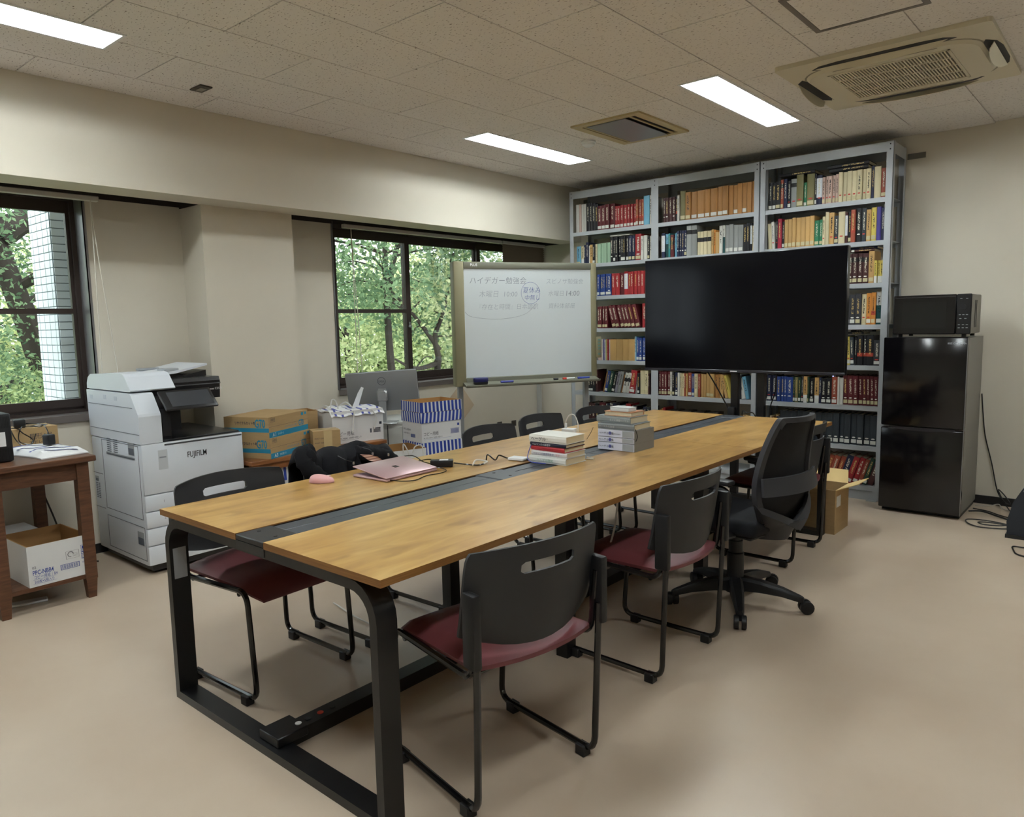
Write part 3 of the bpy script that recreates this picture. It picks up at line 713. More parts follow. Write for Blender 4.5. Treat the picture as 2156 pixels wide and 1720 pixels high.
MB().rbox(-.21, .21, -.20, .20, .388, .402, .005, 1).build('seat_pan', BLACK, oc)
# back: profile (x behind seat, height) and half width
BP = [(-.20, .42, .075), (-.245, .47, .16), (-.262, .54, .215), (-.258, .60, .232), (-.258, .68, .225), (-.275, .78, .205), (-.30, .87, .18), (-.318, .925, .155), (-.322, .94, .135)]
def bprof(t):
    n = len(BP)-1; f = max(0, min(n-1e-6, t*n)); i = int(f); u = f-i
    p = [BP[max(i-1, 0)], BP[i], BP[i+1], BP[min(i+2, n)]]
    return [.5*((2*p[1][k])+(p[2][k]-p[0][k])*u+(2*p[0][k]-5*p[1][k]+4*p[2][k]-p[3][k])*u*u+(3*p[1][k]-p[0][k]-3*p[2][k]+p[3][k])*u**3) for k in range(3)]
def bpt(t, s, off=0):
    x, z, hw = bprof(t); return Vector((x + .045*(1-s*s)*-1 + .03 + off, hw*s, z))
sides = [[bpt(t/24, s*.97) for t in range(0, 25)] for s in (-1, 1)]
ring = sides[0] + [bpt(1, s) for s in (-.6, -.2, .2, .6)] + sides[1][::-1] + [bpt(0, s) for s in (.5, 0, -.5)]
fm = MB(); n = len(ring); vs = []
for i, p in enumerate(ring):
    cen = bpt(max(0, min(1, (p.z-.42)/.52)), 0); inn = (cen-p); inn = inn.normalized() if inn.length > .01 else Vector((0, 0, 1))
    wd = .035
    if p.z > .90: inn = (inn+Vector((0, 0, -1.2))).normalized()
    if p.z < .5: wd = .06
    vs += [p+Vector((.006, 0, 0)), p+inn*wd+Vector((.004, 0, 0)), p+inn*wd*.8+Vector((-.02, 0, 0)), p+Vector((-.018, 0, 0))]
fs = []
for i in range(n):
    j = (i+1) % n
    for k in range(4): k2 = (k+1) % 4; fs.append((i*4+k, i*4+k2, j*4+k2, j*4+k))
fm.add(vs, fs, 0, True); bfr = fm.build('back_frame', GREYP, oc)
ms = MB(); nt_, ns = 22, 12; g = [[bpt(.04+.95*i/nt_, -.94+1.88*j/ns, .004) for j in range(ns+1)] for i in range(nt_+1)]
flat = [p for q in g for p in q]; m2 = [p+Vector((-.003, 0, 0)) for p in flat]; nn = len(flat); fs = []
for i in range(nt_):
    for j in range(ns): a = i*(ns+1)+j; fs.append((a, a+1, a+ns+2, a+ns+1)); fs.append((nn+a, nn+a+ns+1, nn+a+ns+2, nn+a+1))
ms.add(flat+m2, fs, 0, True); ms.build('back_mesh', MESHF, oc)
# outer Y-shaped lumbar support and lower shell
lm_ = MB(); L1 = [bpt(.50, s, -.04-.012*(1-s*s)) for s in np.linspace(-.95, .95, 13)]; L2 = [bpt(.38, s, -.055-.02*(1-s*s)) for s in np.linspace(-.97, .97, 13)]
vs = []; 
for p, q in zip(L1, L2): vs += [p, q, q+Vector((.012, 0, 0)), p+Vector((.012, 0, 0))]
fs = []
for i in range(12):
    for k in range(4): k2 = (k+1) % 4; fs.append((i*4+k, i*4+k2, i*4+4+k2, i*4+4+k))
fs += [(0, 1, 2, 3), (51, 50, 49, 48)]
lm_.add(vs, fs, 0, True).build('lumbar_bar', GREYP, oc)
sh = MB(); rows = []
for (t_, w_, o_) in ((.30, 1.0, -.01), (.22, 1.0, -.035), (.12, 1.0, -.05), (.04, 1.1, -.05), (-.02, 1.1, -.03)):
    rows.append([bpt(max(0, t_), s, o_-.02*(1-s*s))*1 + Vector((0, 0, (-.05 if t_ < 0 else 0) - (.10*(1-abs(s)) if t_ > .2 else 0))) for s in np.linspace(-w_, w_, 11)])
vs = [p for q in rows for p in q]; nv = len(vs); vs2 = [p+Vector((.014, 0, 0)) for p in vs]; fs = []
for i in range(4):
    for j in range(10): a = i*11+j; fs.append((a, a+1, a+12, a+11)); fs.append((nv+a, nv+a+11, nv+a+12, nv+a+1))
for j in range(10): fs.append((j, j+1, nv+j+1, nv+j)); fs.append((44+j, 44+j+1, nv+45+j, nv+44+j))
for i in range(4): fs.append((i*11, i*11+11, nv+i*11+11, nv+i*11)); fs.append((i*11+10, i*11+21, nv+i*11+21, nv+i*11+10))
sh.add(vs+vs2, fs, 0, True).build('lumbar_shell', GREYP, oc)
MB().tube(bez([(-.22, 0, .42), (-.2, 0, .385), (-.1, 0, .375)], 4), .03, 8).build('back_bracket', BLACK, oc)
for s in (-1, 1):
    ar = MB().tube(rounded([(-.12, s*.2, .40), (-.12, s*.285, .405), (-.16, s*.29, .62), (.12, s*.29, .645)], .05, 5), .016, 8)
    ar.tube(rounded([(.06, s*.2, .40), (.05, s*.275, .40), (.07, s*.29, .63)], .05, 5), .013, 8)
    arm = ar.build('armrest', BLACK, oc); MB().rbox(-.17, .14, s*.29-.03, s*.29+.03, .645, .668, .01, 2).build('arm_pad', BLACK, arm)
# ================================================================ helpers for things laid out in world coordinates
def at(mb, root):
    L = root.location; mb.v = [(x-L.x, y-L.y, z-L.z) for x, y, z in mb.v]; return mb
def part(mb, name, m_, root, parent=None): return at(mb, root).build(name, m_, parent or root)
def wtext(root, name, body, size, m_, org, right, upv, parent=None, **k):
    return text(name, body, size, m_, parent or root, Vector(org)-root.location, right, upv, **k)

# ================================================================ COPIER
cp = thing('copier', 'white office copier with black touch panel by the window', 'copier', (-4.52, 2.02, 0))
CW = mat('copier_white', (214, 219, 226), .38, .5); CG = mat('copier_seam', (92, 98, 108), .6); CB = mat('copier_black', (24, 24, 26), .35, .5)
SCR = mat('dark_screen', (62, 64, 68), .15, .5); SILV = mat('silver_plastic', (158, 162, 166), .4, .5, .2)
y0, y1, xb, xf = 1.715, 2.32, -4.86, -4.165
part(MB().rbox(xb, xf-.012, y0, y1, .055, .745, .012, 2), 'body', CW, cp)
part(MB().box(xb+.04, xf-.03, y0+.03, y1-.03, .02, .056), 'plinth', CB, cp)
for xx in (xb+.08, xf-.08):
    for yy in (y0+.07, y1-.07): part(MB().lathe([(.028, -.012), (.028, .012)], 12, (xx, yy, .028), axis='y').box(xx-.02, xx+.02, yy-.018, yy+.018, .03, .055), 'caster', BLACK, cp)
for k, (za, zb) in enumerate(((.462, .746), (.367, .458), (.272, .363), (.172, .268), (.06, .168))):
    d_ = part(MB().rbox(xf-.02, xf, y0+.002, y1-.002, za, zb, .006, 2), 'door' if k == 0 else 'paper_drawer', CW, cp)
    if k in (1, 2): wtext(cp, 'drawer_number', str(k), .022, INKGREY, (xf, y0+.10, zb-.05), (0, 1, 0), (0, 0, 1), d_)
    if k == 0:
        wtext(cp, 'logo_lettering', 'FUJIFILM', .046, mat('logo_black', (30, 30, 32), .4), (xf, 1.970, .642), (0, 1, 0), (0, 0, 1), d_, thin=.0006, wid=.70)
        part(strip(strip(MB(), (xf, 0, 0), (0, 1, 0), (0, 0, 1), 1.806, 1.858, .595, .705), (xf, 0, 0), (0, 1, 0), (0, 0, 1), 1.812, 1.85, .66, .668, .0009, 1), 'label_sticker', [mat('grey_sticker', (184, 188, 192), .6), INKGREY], cp, d_)
wing = [(-4.86, .748), (xf, .748), (xf, .90), (xf-.006, .915), (-4.245, 1.018), (-4.26, 1.026), (-4.868, 1.026)]
part(MB().prism(wing, 'y', y0, 1.838), 'side_tower', CW, cp)
uw = [(-4.866, 1.034), (-4.262, 1.034), (-4.25, 1.042), (-4.315, 1.115), (-4.34, 1.13), (-4.38, 1.135), (-4.80, 1.12), (-4.842, 1.10), (-4.862, 1.065)]
part(MB().prism(uw, 'y', y0+.004, 1.97, smooth=False), 'feeder_cover', CW, cp)
part(MB().prism([(-4.85, .96), (-4.285, .96), (-4.275, 1.066), (-4.85, 1.066)], 'y', 1.84, 2.255), 'scanner', CB, cp)
part(MB().prism([(-4.83, 1.067), (-4.30, 1.067), (-4.28, 1.045), (-4.274, 1.045), (-4.29, 1.088), (-4.83, 1.088)], 'y', 1.972, 2.258), 'scanner_lid', CB, cp)
ext = MB().prism([(1.975, 1.089), (2.10, 1.098), (2.235, 1.125), (2.235, 1.089)], 'x', -4.72, -4.40)
for k in range(5): ext.box(-4.70+.06*k, -4.69+.06*k, 1.99, 2.2, 1.10, 1.106)
part(ext, 'output_rack', CB, cp)
part(MB().prism([(1.972, 1.128), (1.972, 1.112), (2.03, 1.116), (2.225, 1.155), (2.225, 1.166), (2.03, 1.13)], 'x', -4.76, -4.36), 'feed_tray', CW, cp)
part(MB().rbox(-4.47, -4.38, 1.97, 2.06, 1.128, 1.146, .004, 1).rbox(-4.72, -4.66, 1.95, 2.07, 1.128, 1.142, .004, 1), 'paper_guide', SILV, cp)
part(MB().prism([(-4.5, .748), (-4.195, .748), (-4.195, .89), (-4.275, 1.0), (-4.5, 1.0)], 'y', 1.84, 1.905), 'inner_tower', CB, cp)
part(MB().box(-4.85, -4.53, 1.84, 2.12, .748, .96), 'tower', CB, cp)
part(MB().rbox(-4.84, -4.19, 1.842, 2.312, .744, .758, .005, 2).prism([(-4.2, .752), (-4.168, .745), (-4.163, .73), (-4.168, .722), (-4.2, .738)], 'y', 1.845, 2.312), 'paper_catch', CB, cp)
part(MB().rbox(-4.21, -4.182, 1.85, 1.90, .775, .93, .006, 2), 'button_cover', BLACK, cp)
Mp = Matrix.Translation((-4.150, 1.99, .978)) @ Matrix.Rotation(R(-46), 4, 'Y')
pn = part(MB().rbox(-.008, .008, -.15, .155, -.072, .072, .006, 2, M=Mp), 'touch_panel', CB, cp)
part(MB().box(.0082, .009, -.11, .135, -.055, .055, M=Mp), 'screen', SCR, cp, pn)
part(MB().rbox(-4.27, -4.19, 1.93, 2.03, .965, 1.0, .006, 1), 'panel_arm', CB, cp)
wtext(cp, 'model_lettering', 'Apeos C2571', .018, WHITEPAPER, (-4.279, 2.17, 1.01), (0, 1, 0), (0, 0, 1))
part(strip(MB(), (-4.20, 0, 0), (0, 1, 0), (0, 0, 1), 1.86, 1.872, 0.985, .989), 'indicator', WHITEPAPER, cp)
sm = MB()
def ln(xa, xb_, za, zb): sm.box(xa, xb_, y0-.0012, y0, za, zb)
for z in (.945, .80): ln(-4.85, -4.235 if z > .9 else -4.17, z, z+.003)
for (xa, xc, za, zb) in ((-4.70, -4.2, .32, .735), (-4.70, -4.19, .085, .275)):
    ln(xa, xc, za, za+.003); ln(xa, xc, zb, zb+.003); ln(xa, xa+.003, za, zb); ln(xc-.003, xc, za, zb)
ln(-4.86, -4.72, .31, .313); ln(-4.86, -4.72, .52, .523)
part(sm, 'panel_seam', CG, cp)
ve = MB()
for c in (-4.62, -4.53):
    for k in range(7): ve.box(c, c+.055, y0-.0015, y0, .745-.012*k, .750-.012*k)
for c in (-4.835, -4.80):
    for k in range(9): ve.box(c, c+.022, y0-.0015, y0, .455-.011*k, .460-.011*k)
part(ve, 'vent', CG, cp)['kind'] = 'stuff'
for (xa, xc, za, zb) in ((-4.33, -4.25, .68, .75), (-4.29, -4.21, .17, .245), (-4.84, -4.79, .47, .50), (-4.64, -4.25, .655, .668)):
    part(MB().box(xa, xc, y0-.001, y0+.0, za, zb).box(xa+.006, xc-.006, y0-.002, y0, za, za+(zb-za)*.55, 1), 'hand_recess', [SILV, CG], cp)
for (xx, zz) in ((-4.80, .985), (-4.60, .992), (-4.45, .99)): part(MB().box(xx-.02, xx+.02, y0-.001, y0, zz-.012, zz+.012), 'blank_cover', mat('copier_white_plug', (196, 202, 212), .5), cp)

# ================================================================ OLD WORK TABLE at the left edge
ot = thing('work_table', 'old dark wooden work table with lower shelf beside the copier', 'table', (-4.47, 1.21, 0))
part(MB().rbox(-4.86, -4.055, .965, 1.447, .715, .745, .004, 1), 'tabletop', OLDWOOD, ot)
for xx in (-4.80, -4.113):
    for yy in (1.005, 1.39):
        part(MB().box(xx-.028, xx+.028, yy-.028, yy+.028, .10, .715).add([(xx+s*q, yy+t*q, z) for z, q in ((.1, .026), (0, .019)) for s, t in ((-1, -1), (1, -1), (1, 1), (-1, 1))], [(0, 1, 5, 4), (1, 2, 6, 5), (2, 3, 7, 6), (3, 0, 4, 7), (4, 5, 6, 7)]), 'leg', OLDWOOD, ot)
part(MB().box(-4.125, -4.10, 1.033, 1.362, .625, .715), 'apron', OLDWOOD, ot); part(MB().box(-4.77, -4.14, 1.385, 1.405, .625, .715), 'apron', OLDWOOD, ot); part(MB().box(-4.77, -4.14, .99, 1.01, .625, .715), 'apron', OLDWOOD, ot)
part(MB().box(-4.83, -4.09, 1.0, 1.395, .108, .13), 'shelf', OLDWOOD, ot)
def open_box(name, label, cx, cy, rz, w, d, z0, h, outer, inner, cat='box', t=.006, group=None, flaps=()):
    """w along local x, d along local y, front face is local -y"""
    b = thing(name, label, cat, (cx, cy, z0), rz, group); a, c = w/2, d/2
    sh = MB().box(-a, a, -c, c, 0, t)
    for (x0_, x1_, ya, yb) in ((-a, a, -c, -c+t), (-a, a, c-t, c), (-a, -a+t, -c+t, c-t), (a-t, a, -c+t, c-t)):
        sh.box(x0_, x1_, ya, yb, t, h)
    me = sh.mesh('walls', [outer, inner])
    for p in me.polygons:
        cc = p.center
        if abs(cc.x) < a-t*.6 and abs(cc.y) < c-t*.6 and cc.z > t*.5: p.material_index = 1
        if abs(cc.z-h) < 1e-4: p.material_index = 1
    link('walls', me, b)
    return b
bx = open_box('copy_paper_box', 'open white copy paper box on the work table shelf', -4.27, 1.245, R(90+2), .285, .36, .13, .205, BOXWHITE, KRAFTIN)
def face_print(b, w, h, y):                                     # the printing on the front of a copy paper box
    f = (0, y, 0)
    def T(n, s, sz, x, z, m_=INKBLUE, **k): text(n, s, sz, m_, b, (x, y, z), (1, 0, 0), (0, 0, 1), **k)
    T('box_lettering', '02', .018, -w*.44, h*.44, INKDARK); T('box_lettering', 'PPC-NBB4', .032, -w*.44, h*.29, thin=.0004, wid=.66); T('box_lettering', 'コピー用紙｜B4', .021, -w*.43, h*.19, wid=.72); T('box_lettering', '500枚×5冊入り', .019, -w*.42, h*.08, wid=.72)
    T('box_lettering', '10kg', .013, w*.355, h*.31)
    q = MB(); S = lambda a, b_, c, d_: strip(q, f, (1, 0, 0), (0, 0, 1), a, b_, c, d_)
    S(-w*.44, -w*.07, h*.17, h*.174); S(-w*.44, -w*.07, h*.065, h*.069)
    x0_, x1_ = w*.0, w*.31
    for (za, zb) in ((h*.25, h*.26), (h*.37, h*.38)): S(x0_, x1_, za, zb)
    for xx in (x0_, x1_-.003): S(xx, xx+.003, h*.25, h*.38)
    for k in range(26):
        if k % 4 != 2: S(x0_+.008+(x1_-x0_-.016)*k/26, x0_+.008+(x1_-x0_-.016)*(k+.55)/26, h*.27, h*.36)
    for k, z in enumerate((h*.66, h*.54, h*.42)):
        xx = w*.35
        for e in ((xx, xx+.02, z, z+.0018), (xx, xx+.02, z+.02, z+.0218), (xx, xx+.0018, z, z+.02), (xx+.0185, xx+.0203, z, z+.02)): S(*e)
        if k == 0: S(xx+.006, xx+.014, z+.003, z+.017)
        elif k == 1: S(xx+.003, xx+.0175, z+.010, z+.015); S(xx+.0095, xx+.011, z+.003, z+.010)
        else: S(xx+.005, xx+.0065, z+.004, z+.017); S(xx+.0135, xx+.015, z+.004, z+.017); S(xx+.003, xx+.0175, z+.003, z+.005)
    q.build('printed_marks', INKBLUE, b)
    q = MB(); x0_ = w*.1
    for e in ((x0_, w*.31, h*.49, h*.493), (x0_, w*.31, h*.68, h*.683), (x0_, x0_+.0012, h*.49, h*.68), (w*.31, w*.31+.0012, h*.49, h*.68), (w*.21, w*.29, h*.60, h*.604), (w*.21, w*.29, h*.57, h*.574), (w*.21, w*.29, h*.54, h*.544)): S2 = strip(q, f, (1, 0, 0), (0, 0, 1), *e)
    q.tube([Vector((x0_+.022+.013*math.cos(R(a_)), y-.0008, h*.60+.013*math.sin(R(a_)))) for a_ in range(0, 300, 20)], .0012, 4)
    q.build('printed_mark', INKDARK, b)
face_print(bx, .285, .205, -.18)
b2 = thing('kraft_box', 'kraft box topped with white paper behind the copy paper box', 'box', (-4.64, 1.19, .13), R(2))
MB().box(-.15, .15, -.16, .12, 0, .17).build('carton', KRAFT, b2); MB().box(-.152, .155, -.165, .12, .171, .174).build('cover_sheet', WHITEPAPER, b2)
# things on the work table
dv = thing('black_device', 'black upright box device with side vents at the left edge', 'device', (-4.30, 1.05, .745))
MB().rbox(-.1, .1, -.09, .08, .003, .24, .01, 2).build('housing', BLACK, dv)
q = MB()
for k in range(24): q.box(.1, .1012, -.075+.0062*k, -.072+.0062*k, .17, .225); q.box(.1, .1012, -.075+.0062*k, -.072+.0062*k, .015, .07)
q.build('vent', mat('vent_black', (8, 8, 9), .6), dv)['kind'] = 'stuff'
MB().box(.1, .1013, .0, .05, .08, .15).build('sticker', WHITEPAPER, dv)
pb = thing('kraft_carton', 'small kraft carton printed with letters under tangled cables', 'box', (-4.66, 1.32, .745), R(92))
MB().box(-.13, .125, -.09, .09, 0, .115).build('carton', KRAFT, pb)
text('box_lettering', '長形4号', .034, INKDARK, pb, (-.02, -.09, .055), (1, 0, 0), (0, 0, 1)); text('box_lettering', 'アドレス', .022, INKDARK, pb, (-.02, -.09, .028), (1, 0, 0), (0, 0, 1))
STR = mat('bag_stripe_blue', (56, 66, 150), .5)
bag = thing('folded_paper_wrapper', 'folded white paper wrapper with blue stripes on the work table', 'wrapper', (-4.35, 1.305, .745), R(8))
rng = np.random.default_rng(5); q = MB(); nx, ny = 12, 9; vs = []
for zz in (0, 1):
    for i in range(nx+1):
        for j in range(ny+1):
            u, v = -1+2*i/nx, -1+2*j/ny; e = min(1, (1-abs(u))*4)**.6*min(1, (1-abs(v))*4)**.6
            vs.append((.21*u, .115*v+.01*math.sin(3*u), .0012 + zz*(.006+.026*e + .004*math.sin(7*u+3*v)*e)))
N = ny+1; nn = (nx+1)*N; fs = []
for i in range(nx):
    for j in range(ny): a = i*N+j; fs += [(a, a+1, a+N+1, a+N), (nn+a, nn+a+N, nn+a+N+1, nn+a+1)]
for i in range(nx):
    for j in (0, ny): a = i*N+j; fs.append((a, a+N, nn+a+N, nn+a))
for j in range(ny):
    for i in (0, nx): a = i*N+j; fs.append((a, a+1, nn+a+1, nn+a))
q.add(vs, fs, 0, True); q.build('wrapper', WHITEPAPER, bag)
q = MB()
for c, l in ((-.14, .09), (-.05, .10), (.05, .10), (.13, .07)):
    pts = []
    for k in range(9):
        v = -l+2*l*k/8; u = (c+.06*k/8)/.21; e = min(1, (1-abs(u))*4)**.6*min(1, max(0, 1-abs(v/.115))*4)**.6
        pts.append(Vector((c+.06*k/8, v+.01*math.sin(3*u), .0095+.026*e+.004*math.sin(7*u+3*v/.115)*e)))
    for k in range(8): q.add([pts[k]+Vector((-.008, 0, 0)), pts[k]+Vector((.008, 0, 0)), pts[k+1]+Vector((.008, 0, 0)), pts[k+1]+Vector((-.008, 0, 0))], [(0, 1, 2, 3)], 0, True)
q.build('stripe', STR, bag)
def adapter(label, loc, rz, s, cable, name='power_adapter', z=0):
    a = thing(name, label, 'adapter', loc, rz)
    MB().rbox(-s[0]/2, s[0]/2, -s[1]/2, s[1]/2, 0, s[2], min(s)*.16, 2).build('housing', BLACK, a)
    if cable: MB().tube(bez([Vector(p)-Vector(loc) for p in cable], 6), .0028, 6).build('cable', TUBEB, a).rotation_euler = (0, 0, -rz)
    return a
adapter('black plug adapter standing on the striped wrapper', (-4.36, 1.335, .786), R(20), (.05, .04, .055), [(-4.36, 1.34, .83), (-4.42, 1.34, .88), (-4.5, 1.34, .87), (-4.56, 1.31, .872)])
adapter('black plug adapter lying on the kraft carton', (-4.64, 1.285, .862), R(-10), (.06, .055, .045), [(-4.64, 1.31, .88), (-4.6, 1.36, .875), (-4.58, 1.40, .868), (-4.6, 1.33, .868), (-4.56, 1.27, .868), (-4.54, 1.25, .80), (-4.52, 1.30, .78), (-4.54, 1.33, .83)])
tag(MB().tube(bez([(-4.56, 1.22, .864), (-4.54, 1.24, .80), (-4.52, 1.28, .765), (-4.53, 1.31, .80), (-4.54, 1.27, .84), (-4.56, 1.25, .866), (-4.6, 1.22, .864)], 6), .003, 6).build('power_cable', TUBEB), 'black looped cable hanging in front of the kraft carton', 'cable')
tag(MB().tube(bez([(-4.868, 1.40, .70), (-4.86, 1.42, .5), (-4.85, 1.47, .3), (-4.86, 1.52, .12), (-4.84, 1.56, .01), (-4.7, 1.64, .006)], 6), .005, 6).build('power_cable', TUBEB), 'black cable hanging down the wall behind the work table', 'cable')
o = tag(MB().rbox(-.09, .09, -.03, .03, 0, .012, .004, 1).build('paper_scrap', WHITEPAPER), 'white paper scrap on the floor under the work table', 'paper'); o.location = (-4.27, 1.14, .0); o.rotation_euler = (0, 0, R(75))

# ================================================================ LOW DESK WITH CARTONS
dk = thing('low_desk', 'low brown wooden desk carrying cartons beside the copier', 'desk', (-4.36, 2.87, 0))
part(MB().rbox(-4.61, -4.11, 2.335, 3.40, .532, .56, .004, 1), 'desktop', DESKWOOD, dk)
for yy in (2.37, 3.365):
    for xx in (-4.58, -4.14): part(MB().box(xx-.022, xx+.022, yy-.022, yy+.022, 0, .532), 'leg', DESKWOOD, dk)
part(MB().box(-4.145, -4.13, 2.392, 3.343, .49, .532), 'apron', DESKWOOD, dk); part(MB().box(-4.60, -4.585, 2.392, 3.343, .44, .532), 'apron', DESKWOOD, dk)
def a3_carton(label, z, dx, da):
    ang = math.atan2(.93, -.37)+da; r = Vector((math.cos(ang), math.sin(ang), 0)); bk = Vector((-r.y, r.x, 0))
    c0 = Vector((-4.102+dx, 2.466+dx*.4, 0)); cen = c0+r*.215+bk*.165
    b = thing('paper_carton', label, 'carton', (cen.x, cen.y, z), ang, 'kraft copy paper cartons on the low desk'); w, d, h = .43, .33, .13
    MB().box(-w/2, w/2, -d/2, d/2, 0, h).build('carton', KRAFT, b)
    q = MB()
    strip(q, (0, -d/2, 0), (1, 0, 0), (0, 0, 1), -w/2, w/2, .0, .034); strip(q, (-w/2, 0, 0), (0, -1, 0), (0, 0, 1), -d/2, d/2, .036, .062)
    strip(q, (0, -d/2, 0), (1, 0, 0), (0, 0, 1), w*.32, w*.38, h*.78, h*.93); strip(q, (0, -d/2, 0), (1, 0, 0), (0, 0, 1), w*.41, w*.46, h*.80, h*.93)
    q.build('printed_band', TEAL, b)
    q = MB(); strip(q, (0, -d/2, 0), (1, 0, 0), (0, 0, 1), -w/2, w/2, .068, .0692)
    for e in ((-.2, -.15, .098, .0992), (-.2, -.15, .125, .1262), (-.2, -.1988, .098, .1262), (-.15, -.1488, .098, .1262)): strip(q, (0, -d/2, 0), (1, 0, 0), (0, 0, 1), *e)
    for k in range(6): strip(q, (0, -d/2, 0), (1, 0, 0), (0, 0, 1), -.192+.007*k, -.189+.007*k, .103, .121)
    q.build('printed_mark', INKDARK, b)
    T = lambda s, sz, x, zz, m_=TEAL, **k: text('carton_lettering', s, sz, m_, b, (x, -d/2, zz), (1, 0, 0), (0, 0, 1), **k)
    T('G70', .052, .105, .038, wid=.64, thin=.0016); T('A3', .032, -.18, .006, WHITEPAPER, thin=.0008); T('500枚×3', .018, -.125, .010, WHITEPAPER); T('リサイクルカット判', .016, -.05, .045, wid=.9)
    S = lambda s, sz, x, zz, m_=TEAL, **k: text('carton_lettering', s, sz, m_, b, (-w/2, x, zz), (0, -1, 0), (0, 0, 1), **k)
    S('G70', .072, -.062, .066, wid=.62, thin=.0022); S('リサイクルカット判', .021, .085, .085, INKDARK, wid=.8, thin=.0006); S('A3', .022, .145, .040, WHITEPAPER)
    return b
a3_carton('lower of two kraft copy paper cartons on the low desk', .56, 0, 0); a3_carton('upper of two kraft copy paper cartons on the low desk', .6905, -.004, R(1.5))
tp = thing('taped_parcel', 'small taped kraft parcel leaning beside the white box', 'parcel', (-4.185, 2.925, .56), R(66))
MB().box(-.09, .09, -.07, .07, 0, .125).build('carton', KRAFT, tp)
MB().box(-.092, .092, -.02, .035, .1252, .126).box(-.02, .035, -.0712, -.07, .0, .125).build('clear_tape', mat('clear_tape', (196, 172, 128), .12, .7), tp)
for k in range(2): text('parcel_lettering', 'POST OFFICE', .014, INKDARK, tp, (-.08, -.07, .07-.03*k), (1, 0, 0), (0, 0, 1))
wb_ = open_box('white_copy_box', 'white copy paper box stuffed with striped wrapping on the low desk', -4.345, 3.245, R(80), .395, .30, .56, .225, BOXWHITE, KRAFTIN)
text('box_lettering', 'コピー用紙', .034, INKDARK, wb_, (-.18, -.15, .055), (1, 0, 0), (0, 0, 1), wid=.85); text('box_lettering', 'A3  PPC-NBA3  500枚×3冊入り', .015, INKDARK, wb_, (-.18, -.15, .03), (1, 0, 0), (0, 0, 1))
q = MB(); F = ((0, -.15, 0), (1, 0, 0), (0, 0, 1))
for e in ((.09, .102, .055, .085), (.115, .175, .055, .058), (.115, .175, .085, .088), (.165, .185, .11, .128)): strip(q, *F, *e)
for k in range(16): strip(q, *F, .117+.0036*k, .119+.0036*k, .058, .085)
strip(q, *F, -.18, .0, .022, .0232); q.build('printed_mark', INKDARK, wb_)
# crumpled striped wrapping spilling over the rim
wr = MB(); vs = []; nx, ny = 16, 10
for i in range(nx+1):
    for j in range(ny+1):
        u, v = i/nx, j/ny; x = -.2+.4*u; yy = -.158+.30*v
        z = .228+.012*math.sin(9*u+4*v)*math.sin(7*v+1)*min(1, v*3)+.006*math.sin(23*u)
        if j == 0: z -= .035; yy -= .004
        vs.append((x*1.03, yy, z))
N = ny+1; fs = [(i*N+j, i*N+j+1, (i+1)*N+j+1, (i+1)*N+j) for i in range(nx) for j in range(ny)]; nv = len(vs)
wr.add(vs, fs, 0, True); wr.add([(x, y, z-.002) for x, y, z in vs], [f[::-1] for f in fs], 0, True)
wrap = wr.build('striped_wrapping', WHITEPAPER, wb_)
q = MB()
for k in range(6):
    i = int(1+k*2.7); 
    for j in range(ny): 
        a, b_, c, d_ = [Vector(vs[p]) for p in (i*N+j, (i+1)*N+j, (i+1)*N+j+1, i*N+j+1)]; sh_ = .35*(j/ny)
        q.add([a.lerp(b_, .0)+Vector((0, -.0015, .0015)), a.lerp(b_, .65)+Vector((0, -.0015, .0015)), d_.lerp(c, .65)+Vector((0, -.0015, .0015)), d_+Vector((0, -.0015, .0015))], [(0, 1, 2, 3)], 0, True)
q.build('stripe', STR, wrap)
HANDLE = mat('white_cord', (214, 212, 206), .6)
for p in ([(-.03, -.154, .22), (-.045, -.165, .16), (-.05, -.160, .07)], [(.11, -.154, .22), (.135, -.166, .16), (.12, -.160, .08)], [(-.16, -.05, .235), (-.14, -.04, .30), (-.11, -.04, .29), (-.10, -.05, .235)], [(-.19, .05, .235), (-.17, .0, .26), (-.15, -.02, .235)], [(-.03, .08, .24), (.0, .03, .27), (.03, .0, .235)]):
    MB().tube(bez(p, 6), .0045, 6).build('cord_handle', HANDLE, wb_)
sh2 = MB(); vs = [(.03, .0, .22), (.10, .03, .23), (.16, .05, .36), (.13, .03, .37), (.09, .01, .33)]
sh2.add([(x, y, z) for x, y, z in vs]+[(x, y+.003, z) for x, y, z in vs], [(0, 1, 2, 3, 4), (9, 8, 7, 6, 5)]+[(i, (i+1) % 5, 5+(i+1) % 5, 5+i) for i in range(5)], 0); sh2.build('paper_sheet', WHITEPAPER, wb_)
open_box('kraft_tray', 'open kraft box behind the white copy paper box', -4.485, 2.945, R(76), .17, .20, .56, .235, KRAFT, KRAFTIN)

